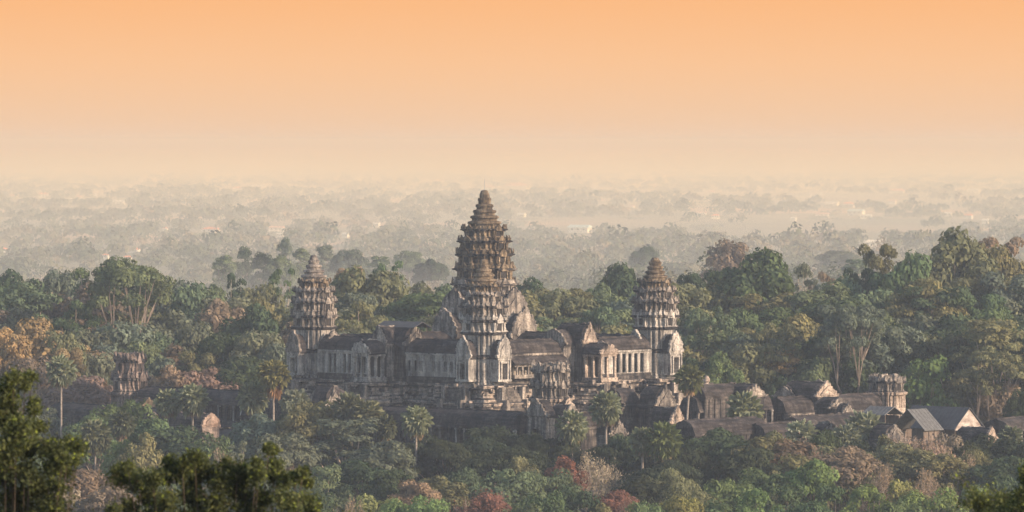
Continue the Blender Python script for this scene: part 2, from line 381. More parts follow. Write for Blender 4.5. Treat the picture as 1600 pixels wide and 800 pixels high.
def temple_tower(label, cat, lx, ly, z0, bodies, tiers, lotus, seed, mats, porches, rod=False, group='towers of the temple', top_rubble=False):
    """mats: body, tiers list, lotus"""
    t = empty('temple_tower', TL(lx, ly, z0) if lx is not None else ly, TROT)
    tag(t, label, cat, group)
    mb = MB(); plinth = bodies[0][1]
    plan_rings(mb, [(-1.2, plinth * 1.16), (-.6, plinth * 1.16), (-.5, plinth * 1.09), (0, plinth * 1.09), (.1, plinth * 1.04), (.5, plinth * 1.04), (.6, plinth)], 0, True)
    z = 0.0
    for (h, r, rc) in bodies:
        n = max(2, int(h / 1.2))
        lev = [(z + .3 + (h - .9) * i / n, r) for i in range(n + 1)]
        plan_rings(mb, lev, 0, False, False); plan_rings(mb, [lev[-1], (z + h - .55, r * 1.04), (z + h - .45, rc), (z + h - .15, rc * 1.02), (z + h, r * 1.0)], 2)
        for k in range(4):      # pilasters and false windows on the re-entrant corners
            mb.set(k * math.pi / 2)
            for sy in (-1, 1):
                for yy in (.44, .52, .66, .74):
                    xx = .9 if yy < .6 else .78
                    a, b = sorted((sy * yy * r, sy * (yy + .045) * r)); mb.box(xx * r - .1, xx * r + .16, a, b, z + .3, z + h - .6, 0)
        mb.set(0); z += h
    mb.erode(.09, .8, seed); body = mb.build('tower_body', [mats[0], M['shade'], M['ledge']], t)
    wn_ = MB()
    for k in range(4):
        for sy in (-1, 1):
            wn_.set(k * math.pi / 2); r = bodies[0][1]; yc = sy * .67 * r; xx = .785 * r
            h0 = bodies[0][0]
    zt = z
    for i, (tz, Rr, h) in enumerate(tiers):
        Rn = tiers[i + 1][1] if i + 1 < len(tiers) else (lotus[0][1] if lotus else Rr * .8)
        mb = MB(); tier_mesh(mb, tz, Rr, h, Rn); mb.erode(.24, .22, seed * 1.3 + i, .3); mb.erode(.17 + .03 * (Rr > 5), .9, seed + i * 7.3)
        mt = mats[1][min(i, len(mats[1]) - 1)]
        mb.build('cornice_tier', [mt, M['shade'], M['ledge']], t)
    if lotus:
        mb = MB(); mb.lathe(lotus, 20)
        for (zz, rr) in lotus:
            pass
        zz0 = lotus[0][0]
        for j, (zz, rr) in enumerate(lotus[:-3]):
            if j % 4 == 2:
                for a in range(14): an = a * 2 * math.pi / 14; antefix(mb, rr * .97 * math.cos(an), rr * .97 * math.sin(an), zz - .05, an, rr * .38, .5, .2)
        mb.erode(.07, 1.1, seed + 50); mb.build('lotus_finial', mats[2], t)
    if top_rubble:
        rnd = random.Random(seed); mb = MB(); zt = tiers[-1][0] + tiers[-1][2]; rr = tiers[-1][1] * .8
        for i in range(60):
            a = rnd.uniform(0, 6.28); q = rr * math.sqrt(rnd.random()); s = rnd.uniform(.25, .7)
            hh = rnd.uniform(.2, 1.5) * (1.1 - q / rr * .6)
            mb.set(rnd.uniform(0, 3), (q * math.cos(a), q * math.sin(a), zt - .3)); mb.box(-s, s, -s * .7, s * .7, 0, hh)
        mb.set(0); mb.erode(.1, 1.2, seed); mb.build('broken_top', tuple([mats[1][-1]]), t)
    for j, (k, r, w, dp, zd, ze, zp, name) in enumerate(porches):
        ms = (mats[0], mats[3], M['roof'])
        porch(t, k * math.pi / 2, r, w, dp, 0.1, zd, ze, zp, ms, seed + 11 * j, name)
    if rod:
        mb = MB(); zt = lotus[-1][0]; mb.tube((0, 0, zt - .2), (0, 0, zt + 2.2), .05, .03, 6); mb.build('lightning_rod', M['steel'], t)
    return t

m_ = 1 / 7.4
corner_bodies = [(4.9, 4.0, 4.25), (4.9, 3.75, 4.3)]
def corner_tiers(): return [(9.7, 4.65, 3.3), (13.0, 4.55, 2.8), (15.8, 4.1, 2.2), (18.0, 3.35, 1.75)]
def lotus_prof(z, r, steps, tip, top_r):
    p = [(z - .3, r * .96)]
    for i in range(steps):
        f0 = 1 - i / (steps + .3); rr = top_r + (r - top_r) * f0; hh = tip * .62 / steps
        z_ = z + i * hh
        p += [(z_, rr * .90), (z_ + hh * .35, rr * .90), (z_ + hh * .5, rr * 1.04), (z_ + hh * .85, rr * 1.0)]
    zz = z + tip * .62
    p += [(zz, top_r * 1.15), (zz + tip * .1, top_r * 1.2), (zz + tip * .14, top_r * .95), (zz + tip * .25, top_r * .92), (zz + tip * .36, top_r * .62), (zz + tip * .38, .1)]
    return p
cp = [(3, 5.9, 1.75, 2.6, 3.4, 4.5, 8.9, 'porch'), (0, 5.9, 1.75, 2.6, 3.4, 4.5, 8.9, 'porch'), (2, 5.9, 1.75, 2.6, 3.4, 4.5, 8.9, 'porch'), (1, 5.9, 1.75, 2.6, 3.4, 4.5, 8.9, 'porch')]
t_left = temple_tower('left corner tower of the upper temple terrace with blunt flat tip', 'temple tower', -25.5, -25.5, FLOOR, corner_bodies, corner_tiers(),
             lotus_prof(19.75, 2.75, 3, 5.2, .95), 3.1, (M['pale'], [M['mid'], M['mid'], M['mid'], M['ochre']], M['mid'], M['mid']), cp)
t_right = temple_tower('right corner tower of the upper temple terrace with rounded bud tip', 'temple tower', 25.5, 25.5, FLOOR, corner_bodies, corner_tiers(),
             lotus_prof(19.75, 2.6, 3, 4.7, 1.05), 17.7, (M['pale'], [M['pale'], M['mid'], M['mid'], M['ochre']], M['ochre'], M['pale']), cp)
t_front = temple_tower('front corner tower standing directly before the tall central tower', 'temple tower', 25.5, -25.5, FLOOR, corner_bodies, corner_tiers(),
             lotus_prof(19.75, 2.7, 3, 5.0, .95), 31.4, (M['pale'], [M['pale'], M['mid'], M['mid'], M['ochre']], M['ochre'], M['pale']), cp)
t_centre = temple_tower('tallest central temple tower, ochre brown stepped bud above the others', 'temple tower', 0, 0, FLOOR,
             [(6.5, 6.6, 6.9), (6.2, 6.5, 7.2)],
             [(12.6, 6.75, 3.8), (16.4, 6.45, 3.3), (19.7, 6.1, 3.2), (22.9, 5.75, 3.0), (25.9, 5.2, 2.7), (28.6, 4.45, 2.4)],
             lotus_prof(31.0, 3.55, 4, 7.7, 1.15), 44.2,
             (M['mid'], [M['mid'], M['mid'], M['ochre'], M['ochre'], M['ochre'], M['ochre']], M['ochre'], M['mid']),
             [(k, 8.8, 3.6, 4, 8, 11.0, 17.8, 'upper_porch') for k in range(4)] + [(k, 11.8, 3.2, 4, 4, 7.6, 13.6, 'lower_porch') for k in range(4)], rod=True)

# ---------------------------------------------------------------- galleries
def gallery(label, A, B, z0, width, wall_h, roof_h, n_open, style='window', mats=('pale', 'roof'), group='roofed galleries of the temple', world_pts=False, aisle=False, seed=1.0, gaps=0.5, both=False, crest=True):
    """A,B local temple points (or world if world_pts); seen side is local -y"""
    if not world_pts:
        A = Vector(TL(*A)); B = Vector(TL(*B))
    else: A = Vector((*A, 0)); B = Vector((*B, 0))
    d = B - A; L = d.length; mid = (A + B) / 2; rz = math.atan2(d.y, d.x)
    t = empty('temple_gallery', (mid.x, mid.y, z0), rz); tag(t, label, 'temple gallery', group)
    hw = width / 2; h = L / 2; wm = M[mats[0]]; rm = M[mats[1]]; rnd = random.Random(seed)
    mb = MB(); mb.box(-h, h, -hw - .5, hw + .5, -1.0, -.3, 0, int(L / 1.5), 1); mb.box(-h, h, -hw - .3, hw + .3, -.3, .35, 0, int(L / 1.5), 1); mb.erode(.07, .9, seed); mb.build('plinth', M['dark'], t)
    # front wall with real openings
    pitch = L / n_open
    if style == 'window': za, zb, ow = .35 + wall_h * .20, .35 + wall_h * .62, pitch * .30
    elif style == 'tall': za, zb, ow = .45, wall_h - .7, pitch * .30
    else: za, zb, ow = .36, wall_h - .45, pitch * .36
    mb = MB(); xs = []
    for sgn in ((-1, 1) if both else (-1,)):
        y0, y1 = sorted((sgn * hw, sgn * (hw - .45)))
        if za > .4: mb.box(-h, h, y0, y1, .35, za, 0, int(L / 1.2), 1)
        mb.box(-h, h, y0, y1, zb, wall_h, 0, int(L / 1.2), 2)
        last = -h
        for i in range(n_open):
            c = -h + pitch * (i + .5)
            if style != 'colonnade' and rnd.random() > gaps: continue
            mb.box(last, c - ow, y0, y1, za, zb, 0, max(1, int((c - ow - last) / 1.2)), 2)
            if sgn == -1: xs.append(c)
            last = c + ow
        mb.box(last, h, y0, y1, za, zb, 0, max(1, int((h - last) / 1.2)), 2)
    # pilasters and cornice stay part of the wall
    if style != 'colonnade':
        for i in range(n_open + 1):
            c = -h + pitch * i; mb.box(c - .18, c + .18, -hw - .16, -hw + .02, .35, wall_h - .3)
    mb.box(-h, h, -hw - .32, -hw + .1, wall_h - .38, wall_h - .02, 0, int(L / 1.2), 1)
    mb.erode(.05, 1.0, seed + 1); mb.build('wall', wm, t)
    if not both:
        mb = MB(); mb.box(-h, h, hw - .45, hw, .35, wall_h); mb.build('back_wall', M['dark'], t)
    for c in xs:
        if style == 'colonnade': continue
        w = MB(); a, b = -hw - .12, -hw + .3
        w.box(c - ow - .16, c - ow + .02, a, b, za - .1, zb + .16); w.box(c + ow - .02, c + ow + .16, a, b, za - .1, zb + .16)
        w.box(c - ow + .02, c + ow - .02, a, b, zb - .02, zb + .16); w.box(c - ow + .02, c + ow - .02, a - .05, b, za - .12, za + .03)
        if style == 'window' and rnd.random() < .6:
            for q in (-.5, 0, .5): w.tube((c + q * ow, -hw + .1, za), (c + q * ow, -hw + .1, zb), .075, .075, 5)
        w.build('window', wm, t)
    if style == 'colonnade':
        for i in range(n_open + 1):
            c = -h + pitch * i; w = MB(); w.box(c - .24, c + .24, -hw - .05, -hw + .4, .35, wall_h - .3); w.box(c - .34, c + .34, -hw - .12, -hw + .45, wall_h - .75, wall_h - .45)
            w.erode(.03, 1, i); w.build('pillar', M['pale'] if rnd.random() < .5 else wm, t)
    mb = MB(); mb.extrude_x(vault_prof(hw * 1.04, roof_h, wall_h), -h, h, max(2, int(L / 1.0))); mb.erode(.17, .6, seed + 2)
    rf = mb.build('roof', rm, t)
    if crest:
        n = max(6, int(L / .5)); top = [(-h + .2 + (L - .4) * i / n, wall_h + roof_h * 1.02 + .12 + .28 * max(0, noise.noise(Vector((i * .37, seed, 0))) + .35)) for i in range(n + 1)]
        cr_ = MB(); zb_ = wall_h + roof_h * .93
        cr_.rings([[(x, -.12, zb_), (x, .12, zb_), (x, .1, zt_), (x, -.1, zt_)] for x, zt_ in top], 0, True, True); cr_.build('ridge_crest', rm, rf)
    if aisle:       # half vault in front of the wall
        mb = MB(); ah = wall_h * .60; aw = 2.4
        prof = [(-hw + .02, ah + 1.55), (-hw - .6, ah + 1.45), (-hw - 1.3, ah + 1.1), (-hw - 1.9, ah + .6), (-hw - aw - .2, ah), (-hw - aw - .2, ah - .2), (-hw + .02, ah - .2)]
        mb.extrude_x(prof, -h, h, max(2, int(L / 1.3))); mb.erode(.08, .6, seed + 9); mb.build('lower_roof', rm, t)
        mb = MB(); n2 = max(4, int(L / 1.6))
        mb.box(-h, h, -hw - aw, -hw - aw + .35, .2, .95); mb.box(-h, h, -hw - aw, -hw - aw + .35, ah - .5, ah - .2)
        mb.build('lower_wall', wm, t)
        for i in range(n2):
            c = -h + (i + .5) * L / n2; mb = MB(); mb.box(c - .2, c + .2, -hw - aw + .02, -hw - aw + .33, .95, ah - .5); mb.build('pillar', wm, t)
    return t

g = 21.2
# upper terrace galleries: front-left side (local y = -25.5), front-right side (local x = 25.5)
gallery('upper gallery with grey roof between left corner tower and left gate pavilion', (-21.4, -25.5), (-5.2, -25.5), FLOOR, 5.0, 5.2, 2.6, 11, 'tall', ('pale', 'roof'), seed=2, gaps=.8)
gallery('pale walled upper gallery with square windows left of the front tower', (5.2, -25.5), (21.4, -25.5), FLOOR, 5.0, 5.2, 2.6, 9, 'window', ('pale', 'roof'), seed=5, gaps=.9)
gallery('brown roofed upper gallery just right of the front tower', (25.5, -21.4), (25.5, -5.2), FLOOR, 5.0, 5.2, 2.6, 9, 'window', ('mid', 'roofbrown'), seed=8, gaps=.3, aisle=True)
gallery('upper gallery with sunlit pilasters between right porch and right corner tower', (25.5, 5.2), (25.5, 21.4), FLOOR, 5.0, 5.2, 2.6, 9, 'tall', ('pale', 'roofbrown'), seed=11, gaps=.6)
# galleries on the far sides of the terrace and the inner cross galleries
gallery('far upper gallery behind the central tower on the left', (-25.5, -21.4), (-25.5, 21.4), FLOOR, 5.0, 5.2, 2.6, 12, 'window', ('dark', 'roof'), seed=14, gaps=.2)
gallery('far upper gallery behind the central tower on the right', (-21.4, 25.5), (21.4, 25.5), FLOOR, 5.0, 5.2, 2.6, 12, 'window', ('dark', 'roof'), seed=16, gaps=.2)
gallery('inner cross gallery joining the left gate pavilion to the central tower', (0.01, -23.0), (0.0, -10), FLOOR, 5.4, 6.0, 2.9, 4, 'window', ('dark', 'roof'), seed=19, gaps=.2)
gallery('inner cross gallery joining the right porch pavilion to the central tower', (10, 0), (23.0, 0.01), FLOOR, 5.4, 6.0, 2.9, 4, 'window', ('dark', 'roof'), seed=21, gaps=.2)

# ---------------------------------------------------------------- gabled blocks
def gable_block(label, end, axis_ang, length, hw, z0, ze, zr, mats=('mid', 'mid', 'roof'), seed=1, door=True, cat='temple pavilion', name='gabled_pavilion', ped=1.12, ruin=0.0, back=False, group=None, open_porch=False, wallmat=None, pshape=None):
    """end = world xy of the middle of the visible gable end; body runs back along -axis"""
    t = empty(name, (end[0], end[1], z0), axis_ang); tag(t, label, cat, group)
    rnd = random.Random(seed); H = ze - z0; RH = zr - ze
    wm, pm, rm = (M[k] for k in mats)
    mb = MB()
    nl = max(2, int(length / 1.3))
    if open_porch:
        mb.box(-length, 0.4, -hw - .3, hw + .3, -1.3, -.6, 0, nl, 1); mb.box(-length, 0.2, -hw - .1, hw + .1, -.6, 0, 0, nl, 1)
        mb.build('plinth', pm, t)
        n = 3
        for i in range(n):
            x = -.35 - (length - .9) * i / (n - 1)
            for sy in (-1, 1):
                c = MB(); y = sy * (hw - .3); c.box(x - .24, x + .24, y - .24, y + .24, 0, H - .5); c.box(x - .34, x + .34, y - .34, y + .34, 0, .35); c.box(x - .34, x + .34, y - .34, y + .34, H - .85, H - .5)
                c.build('pillar', pm, t)
        mb = MB(); mb.box(-length, 0, -hw, hw, H - .5, H - .02, 0, nl, 1); mb.erode(.04, 1, seed); mb.build('lintel', pm, t)
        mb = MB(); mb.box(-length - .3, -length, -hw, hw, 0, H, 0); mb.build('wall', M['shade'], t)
    else:
        dh = H * .62; dw = hw * .34
        mb.box(-length, 0, -hw, -hw + .5, 0, H, 0, nl, 3); mb.box(-length, 0, hw - .5, hw, 0, H, 0, nl, 3)
        mb.box(-length, -length + .4, -hw + .5, hw - .5, 0, H)
        if door:
            mb.box(-.5, 0, -hw + .5, -dw, 0, H, 0, 1, 3); mb.box(-.5, 0, dw, hw - .5, 0, H, 0, 1, 3); mb.box(-.5, 0, -dw, dw, dh, H)
        else: mb.box(-.5, 0, -hw + .5, hw - .5, 0, H, 0, 1, 3)
        mb.box(-length, .15, -hw - .22, -hw + .02, H - .4, H - .03, 0, nl); mb.box(-length, .15, hw - .02, hw + .22, H - .4, H - .03, 0, nl)
        mb.box(-length, .3, -hw - .3, hw + .3, -1.0, 0.02, 0, nl, 1)
        k = -length + 1.2
        while k < -.6:      # pilasters on the seen long sides
            for sy in (-1, 1):
                a, b = sorted((sy * hw, sy * (hw + .14))); mb.box(k, k + .3, a, b, 0, H - .4)
            k += 1.7
        mb.erode(.06, .9, seed); mb.build('wall', wm, t)
        if door:
            fr = MB()
            for sy in (-1, 1): a, b = sorted((sy * dw, sy * (dw + .28))); fr.box(.01, .22, a, b, 0.03, dh)
            fr.box(.01, .26, -dw - .35, dw + .35, dh, dh + .3); fr.build('door_frame', pm, t)
    mb = MB(); mb.extrude_x(vault_prof(hw * 1.03, RH, H), -length - (0 if not back else -.3), -.28, nl); mb.erode(.22, .6, seed + 2); mb.build('roof', rm, t)
    n = max(4, int(length / .6)); cr_ = MB()
    cr_.rings([[(x, -.2, H + RH * .9), (x, .2, H + RH * .9), (x, .12, q_), (x, -.12, q_)] for x, q_ in [(-length + .1 + (length - .5) * i_ / n, H + RH * 1.0 + .18 + .75 * max(0, noise.noise(Vector((i_ * .43, seed * 1.7, 0))))) for i_ in range(n + 1)]], 0, True, True)
    cr_.erode(.1, 1, seed); cr_.build('ridge_crest', pm, t)
    mb = MB(); mb.plate_x(ped_outline(hw * ped, RH * 1.12, H, rnd, ruin, pshape), -.28, .22)
    mb.plate_x([(y * .6, (z - H) * .6 + H + .25) for y, z in ped_outline(hw * ped, RH * 1.1, H, rnd, 0, pshape)], .18, .40)
    mb.erode(.18, .8, seed + 4); mb.build('pediment', pm, t)
    if back:
        mb = MB(); mb.plate_x(ped_outline(hw * ped, RH * 1.12, H, rnd, ruin, pshape), -length, -length + .5); mb.erode(.1, .9, seed + 6); mb.build('rear_pediment', wm, t)
    return t
AU = R(-45); AV = R(45); AL = R(-135)   # facing front-right, back-right, front-left
def T2(lx, ly): p = TL(lx, ly); return (p[0], p[1])
# right gate pavilion (faces front-right, pshape=PEDR)
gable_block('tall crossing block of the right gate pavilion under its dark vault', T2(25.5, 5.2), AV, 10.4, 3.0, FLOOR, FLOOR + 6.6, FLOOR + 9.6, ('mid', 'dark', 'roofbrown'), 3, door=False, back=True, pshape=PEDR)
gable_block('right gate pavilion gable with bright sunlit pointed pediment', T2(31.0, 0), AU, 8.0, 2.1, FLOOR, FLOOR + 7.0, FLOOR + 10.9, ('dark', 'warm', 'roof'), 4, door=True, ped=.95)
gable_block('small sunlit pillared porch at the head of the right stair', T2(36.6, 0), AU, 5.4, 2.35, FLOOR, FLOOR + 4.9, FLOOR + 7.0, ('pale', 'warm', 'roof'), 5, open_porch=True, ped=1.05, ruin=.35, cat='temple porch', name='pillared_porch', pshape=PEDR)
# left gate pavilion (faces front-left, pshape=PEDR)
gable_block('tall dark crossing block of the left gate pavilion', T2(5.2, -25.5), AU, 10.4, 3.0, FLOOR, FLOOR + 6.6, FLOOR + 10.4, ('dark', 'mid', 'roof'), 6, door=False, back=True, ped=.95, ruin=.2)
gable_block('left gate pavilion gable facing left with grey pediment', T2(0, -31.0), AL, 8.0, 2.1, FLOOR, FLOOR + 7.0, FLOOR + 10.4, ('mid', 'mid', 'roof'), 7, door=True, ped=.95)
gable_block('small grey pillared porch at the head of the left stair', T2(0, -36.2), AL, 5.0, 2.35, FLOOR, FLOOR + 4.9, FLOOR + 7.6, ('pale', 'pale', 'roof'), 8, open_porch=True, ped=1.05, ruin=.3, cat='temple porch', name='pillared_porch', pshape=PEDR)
# flat sheet cover on the left pavilion roof
c = empty('sheet_roof_cover', (*T2(0, -24.5), FLOOR + 10.8), AU); tag(c, 'dark flat sheet cover laid over the left pavilion roof', 'roof cover')
mb = MB(); mb.extrude_x([(-2.6, -.6), (0, .55), (2.6, -.6), (2.6, -.5), (0, .67), (-2.6, -.5)], -5.0, 6.5, 6); mb.build('sheet', M['tindark'], c)
mb = MB()
for x in (-4.6, 0, 4.6, 6.0):
    for y in (-1.6, 1.6): mb.tube((x, y, -1.4), (x, y, 0.0), .07, .07, 5)
mb.build('props', M['timber'], c)

# ---------------------------------------------------------------- stepped pyramid
def pyr_plan(off):
    a = 28.2 + off; b = 32.2 + off; w = 7.6 + off * .55; m = 6.6 + off * .5; c = 25.5
    e = b
    q = [(a, -(c - w)), (a, -m), (b + 4.6, -m * .62), (b + 4.6, m * .62), (a, m), (a, c - w)]
    # side of +x from bottom to top then corner block
    side = [(a, -(c - w)), (a, -m), (b, -m), (b + 4.2, -m * .6), (b + 4.2, m * .6), (b, m), (a, m), (a, (c - w)), (e, (c - w)), (e, e), ((c - w), e)]
    pts = []
    for k in range(4):
        cc, ss = [(1, 0), (0, 1), (-1, 0), (0, -1)][k]
        pts += [(cc * x - ss * y, ss * x + cc * y) for x, y in side]
    out = []
    for i, p in enumerate(pts):
        n = pts[(i + 1) % len(pts)]; d = math.hypot(n[0] - p[0], n[1] - p[1]); kk = max(1, round(d / 1.1))
        for j in range(kk): out.append((p[0] + (n[0] - p[0]) * j / kk, p[1] + (n[1] - p[1]) * j / kk))
    return out
PB = 13.0
def pyramid():
    t = empty('stepped_pyramid', TL(0, 0, PB), TROT); tag(t, 'steep stepped stone pyramid carrying the upper temple terrace', 'temple base')
    H = FLOOR - .9 - PB; n3 = 3; ratios = [.40, .33, .27]; z = 0.0; off = 4.6
    # constant vertex count across offsets needed: resample by reference plan
    ref = pyr_plan(0)
    def ringat(z, o):
        pts = []
        for x, y in ref:
            r = max(abs(x), abs(y)); pts.append((x + math.copysign(min(1, abs(x) / 20) * o, x), y + math.copysign(min(1, abs(y) / 20) * o, y), z))
        return pts
    for i, rr in enumerate(ratios):
        h = H * rr; mb = MB(); lev = []
        prof = [(0, .9), (.07, .9), (.09, .65), (.16, .65), (.20, .35), (.27, .45), (.30, .1), (.36, 0), (.46, 0), (.48, .25), (.53, .25), (.55, 0), (.66, 0), (.70, .1), (.73, .45), (.79, .35), (.82, .65), (.88, .7), (.90, .95), (.97, .95), (1.0, .8)]
        for a, b in prof: lev.append(ringat(z + a * h, off - 1.0 + b * .9))
        for a in range(len(lev) - 1):
            mid_ = (prof[a][1] + prof[a + 1][1]) / 2; flat_ = abs(prof[a][1] - prof[a + 1][1]) > .1
            mb.rings([lev[a], lev[a + 1]], 1 if flat_ and a % 4 != 1 else 0, a == 0, a == len(lev) - 2)
        rr_ = random.Random(40 + i)
        for k_ in range(520):          # displaced blocks and broken mouldings
            x, y = rr_.choice(ref); f_ = rr_.random(); bb = np.interp(f_, [p[0] for p in prof], [p[1] for p in prof])
            pz_ = z + f_ * h
            o_ = off - 1.0 + bb * .9; px_ = x + math.copysign(min(1, abs(x) / 20) * o_, x); py_ = y + math.copysign(min(1, abs(y) / 20) * o_, y)
            px_ += rr_.uniform(-.5, .5); py_ += rr_.uniform(-.5, .5); a_ = rr_.uniform(.2, .55); c_ = rr_.uniform(.2, .6)
            mb.set(rr_.uniform(-.2, .2), (px_, py_, pz_)); mb.box(-a_, a_, -a_, a_, -c_ * .6, c_, rr_.choice((0, 0, 1)))
        mb.set(0)
        mb.erode(.22, .45, 5 + i * 9, .5)
        mb.build('pyramid_stage', [M['pyramid'], M['ledge']], t)
        z += h; off -= 1.75
    # blocks and broken mouldings along the top of every stage
    return t
pyramid()
def stair(label, lx, ly, ang, w, z0=PB, z1=FLOOR - .9, run=6.6, r0=0.0):
    t = empty('stone_stair', TL(lx, ly, z0), TROT + ang); tag(t, label, 'stair', 'steep stairs up the temple pyramid')
    H = z1 - z0; n = 22; vs = []; prof = [(0.0, 0.0)]
    pts = []
    for i in range(n):
        x = run * (1 - i / n); pts += [(x, H * i / n), (x, H * (i + 1) / n)]
    pts += [(0, H), (-1.6, H), (-1.6, 0)]
    mb = MB()
    vs = [(x, -w, z) for x, z in pts] + [(x, w, z) for x, z in pts]; m = len(pts)
    fs = [(i, (i + 1) % m, m + (i + 1) % m, m + i) for i in range(m)]
    mb.add(vs, fs)
    mb.build('steps', M['stepstone'], t)
    for sy in (-1, 1):
        mb = MB()
        for k in range(5):
            x0 = run * (1 - (k + 1) / 5.0) - .3; x1 = run * (1 - k / 5.0) + .6
            a, b = sorted((sy * (w + .01), sy * (w + 1.1))); mb.box(x0, x1, a, b, 0, H * (k + 1) / 5.0 - .35, 0, 2, 3)
        mb.erode(.14, .8, sy * 3 + lx + ly); mb.build('flank_wall', M['mid'], t)
    return t
B_ = 32.2
stair('steep stair climbing to the left corner tower', -25.5, -B_ - .2, R(-90), 2.4)
stair('steep stair climbing to the left pillared porch', 0, -B_ - 3.8, R(-90), 2.0)
stair('steep stair just left of the front tower base', 25.5, -B_ - .2, R(-90), 2.4)
stair('steep stair just right of the front tower base', B_ + .2, -25.5, 0, 2.4)
stair('pale stair descending from the sunlit pillared porch', B_ + 4.2, 0, 0, 2.1)
stair('steep stair climbing to the right corner tower', B_ + .2, 25.5, 0, 2.4)

# ---------------------------------------------------------------- second enclosure
F2 = Vector((X(860, 1225), 1225.0)); L2 = Vector((X(203, 1314), 1314.0)); R2 = Vector((X(1385, 1296), 1296.0))
B2 = L2 + R2 - F2
def seg(A, B, a, b): d = B - A; p = A + d * a; q = A + d * b; return (p.x, p.y), (q.x, q.y)
def terrace():
    vs = []
    c = (F2 + B2) / 2
    mb = MB(); pts = [F2, R2, B2, L2]
    def ring(o, z): return [((p.x - c.x) * (1 + o / 70) + c.x, (p.y - c.y) * (1 + o / 70) + c.y, z) for p in pts]
    def dense(r):
        out = []
        for i in range(4):
            a = Vector(r[i]); b = Vector(r[(i + 1) % 4]); n = 40
            out += [tuple(a.lerp(b, j / n)) for j in range(n)]
        return out
    mb.rings([dense(ring(o, z)) for z, o in ((0, 9), (1.5, 9), (2, 8), (5, 8), (5.5, 9), (6.2, 9), (6.3, 7), (9.0, 6.2), (9.2, 6.8), (11.5, 6.2), (12, 7), (PB, 7))], 0, False, True)
    mb.erode(.2, .5, 3); o = mb.build('temple_terrace', M['dark']); tag(o, 'broad dark stone terrace under the second gallery ring', 'temple terrace')
terrace()
zf = PB
def gz2(py, d): return Z(py, d)
# left front edge: F2 -> L2 (seen side faces front-left); right front edge: F2 -> R2
A_, B__ = seg(L2, F2, .04, .30)
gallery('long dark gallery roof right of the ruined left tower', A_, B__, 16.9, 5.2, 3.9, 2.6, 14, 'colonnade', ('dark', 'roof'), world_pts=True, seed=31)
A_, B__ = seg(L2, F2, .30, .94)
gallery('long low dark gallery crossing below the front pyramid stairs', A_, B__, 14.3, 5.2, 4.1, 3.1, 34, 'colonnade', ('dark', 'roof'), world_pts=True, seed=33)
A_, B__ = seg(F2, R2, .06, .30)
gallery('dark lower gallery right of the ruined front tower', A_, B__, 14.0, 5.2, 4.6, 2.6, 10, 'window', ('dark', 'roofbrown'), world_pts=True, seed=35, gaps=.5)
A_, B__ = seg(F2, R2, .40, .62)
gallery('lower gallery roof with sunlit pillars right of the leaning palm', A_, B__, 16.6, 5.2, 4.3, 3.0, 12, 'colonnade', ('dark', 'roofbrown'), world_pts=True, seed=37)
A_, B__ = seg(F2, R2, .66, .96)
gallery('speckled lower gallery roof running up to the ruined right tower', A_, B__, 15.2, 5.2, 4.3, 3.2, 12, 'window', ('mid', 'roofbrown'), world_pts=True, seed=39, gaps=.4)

small_porch = [(0, 4.9, 1.7, 2.2, 2.6, 3.6, 6.6, 'porch'), (3, 4.9, 1.7, 2.2, 2.6, 3.6, 6.6, 'porch')]
def ruined(label, px, d, py_base, py_top, wpx, seed, mats, py_body, taper=.93):
    z0 = Z(py_base, d); H = Z(py_top, d) - z0; Rr = wpx * d / F / 2
    t = empty('ruined_tower', (X(px, d), d, z0 - 3), TROT); tag(t, label, 'ruined tower', 'ruined towers of the second wall')
    mb = MB(); hb = H - (Z(py_top, d) - Z(py_body, d)) + 3
    plan_rings(mb, [(0, Rr * 1.1), (1, Rr * 1.1), (1.1, Rr * .98), (3.4, Rr * .98)] + [(3.5 + (hb - 4.6) * i / 4, Rr * .88) for i in range(5)] + [(hb - .8, Rr * .95), (hb - .6, Rr * 1.06), (hb - .1, Rr * 1.08), (hb, Rr * .95)], 0, True)
    for k in range(4):
        mb.set(k * math.pi / 2)
        for sy in (-1, 1):
            for yy in (.15, .28, .44, .52, .66, .74):
                xx = 1.0 if yy < .36 else .9 if yy < .6 else .78
                a, b = sorted((sy * yy * Rr, sy * (yy + .05) * Rr)); mb.box(xx * Rr * .88 - .1, xx * Rr * .88 + .18, a, b, 3.3, hb - .7, 0)
    mb.set(0); mb.erode(.13, .8, seed); mb.build('tower_body', [mats[0]], t)
    rest = H + 3 - hb; nt = max(1, round(rest / 3.4)); h = rest / nt; rr = Rr * 1.0
    for i in range(nt):
        mb = MB(); tier_mesh(mb, hb + i * h, rr, h, rr * taper); mb.erode(.3, .25, seed + i, .4); mb.erode(.2, .8, seed + i * 3)
        if i == nt - 1:     # crumbled upper edge
            for j, (x, y, z) in enumerate(mb.v):
                f = (z - hb - i * h) / h
                if f > .5: mb.v[j] = (x, y, z + noise.noise(Vector((x * .5, y * .5, seed))) * 1.5 * (f - .5))
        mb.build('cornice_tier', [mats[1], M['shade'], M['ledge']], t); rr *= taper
    rnd = random.Random(seed); mb = MB()
    for i in range(70):
        a = rnd.uniform(0, 6.28); q = rr * .95 * math.sqrt(rnd.random()); s = rnd.uniform(.2, .55); hh = rnd.uniform(.2, 1.1)
        mb.set(rnd.uniform(0, 3), (q * math.cos(a), q * math.sin(a), H + 2.7)); mb.box(-s, s, -s * .7, s * .7, 0, hh)
    mb.set(0); mb.erode(.1, 1.2, seed); mb.build('broken_top', mats[1], t)
    return t
ruined('ruined front tower with jagged flat top and orange streaked walls', 860, 1225, 640, 572, 58, 61, (M['warm'], M['mid']), 622)
ruined('ruined reddish left tower rising alone among the palms', 203, 1314, 640, 556, 56, 67, (M['red'], M['red']), 612, .84)
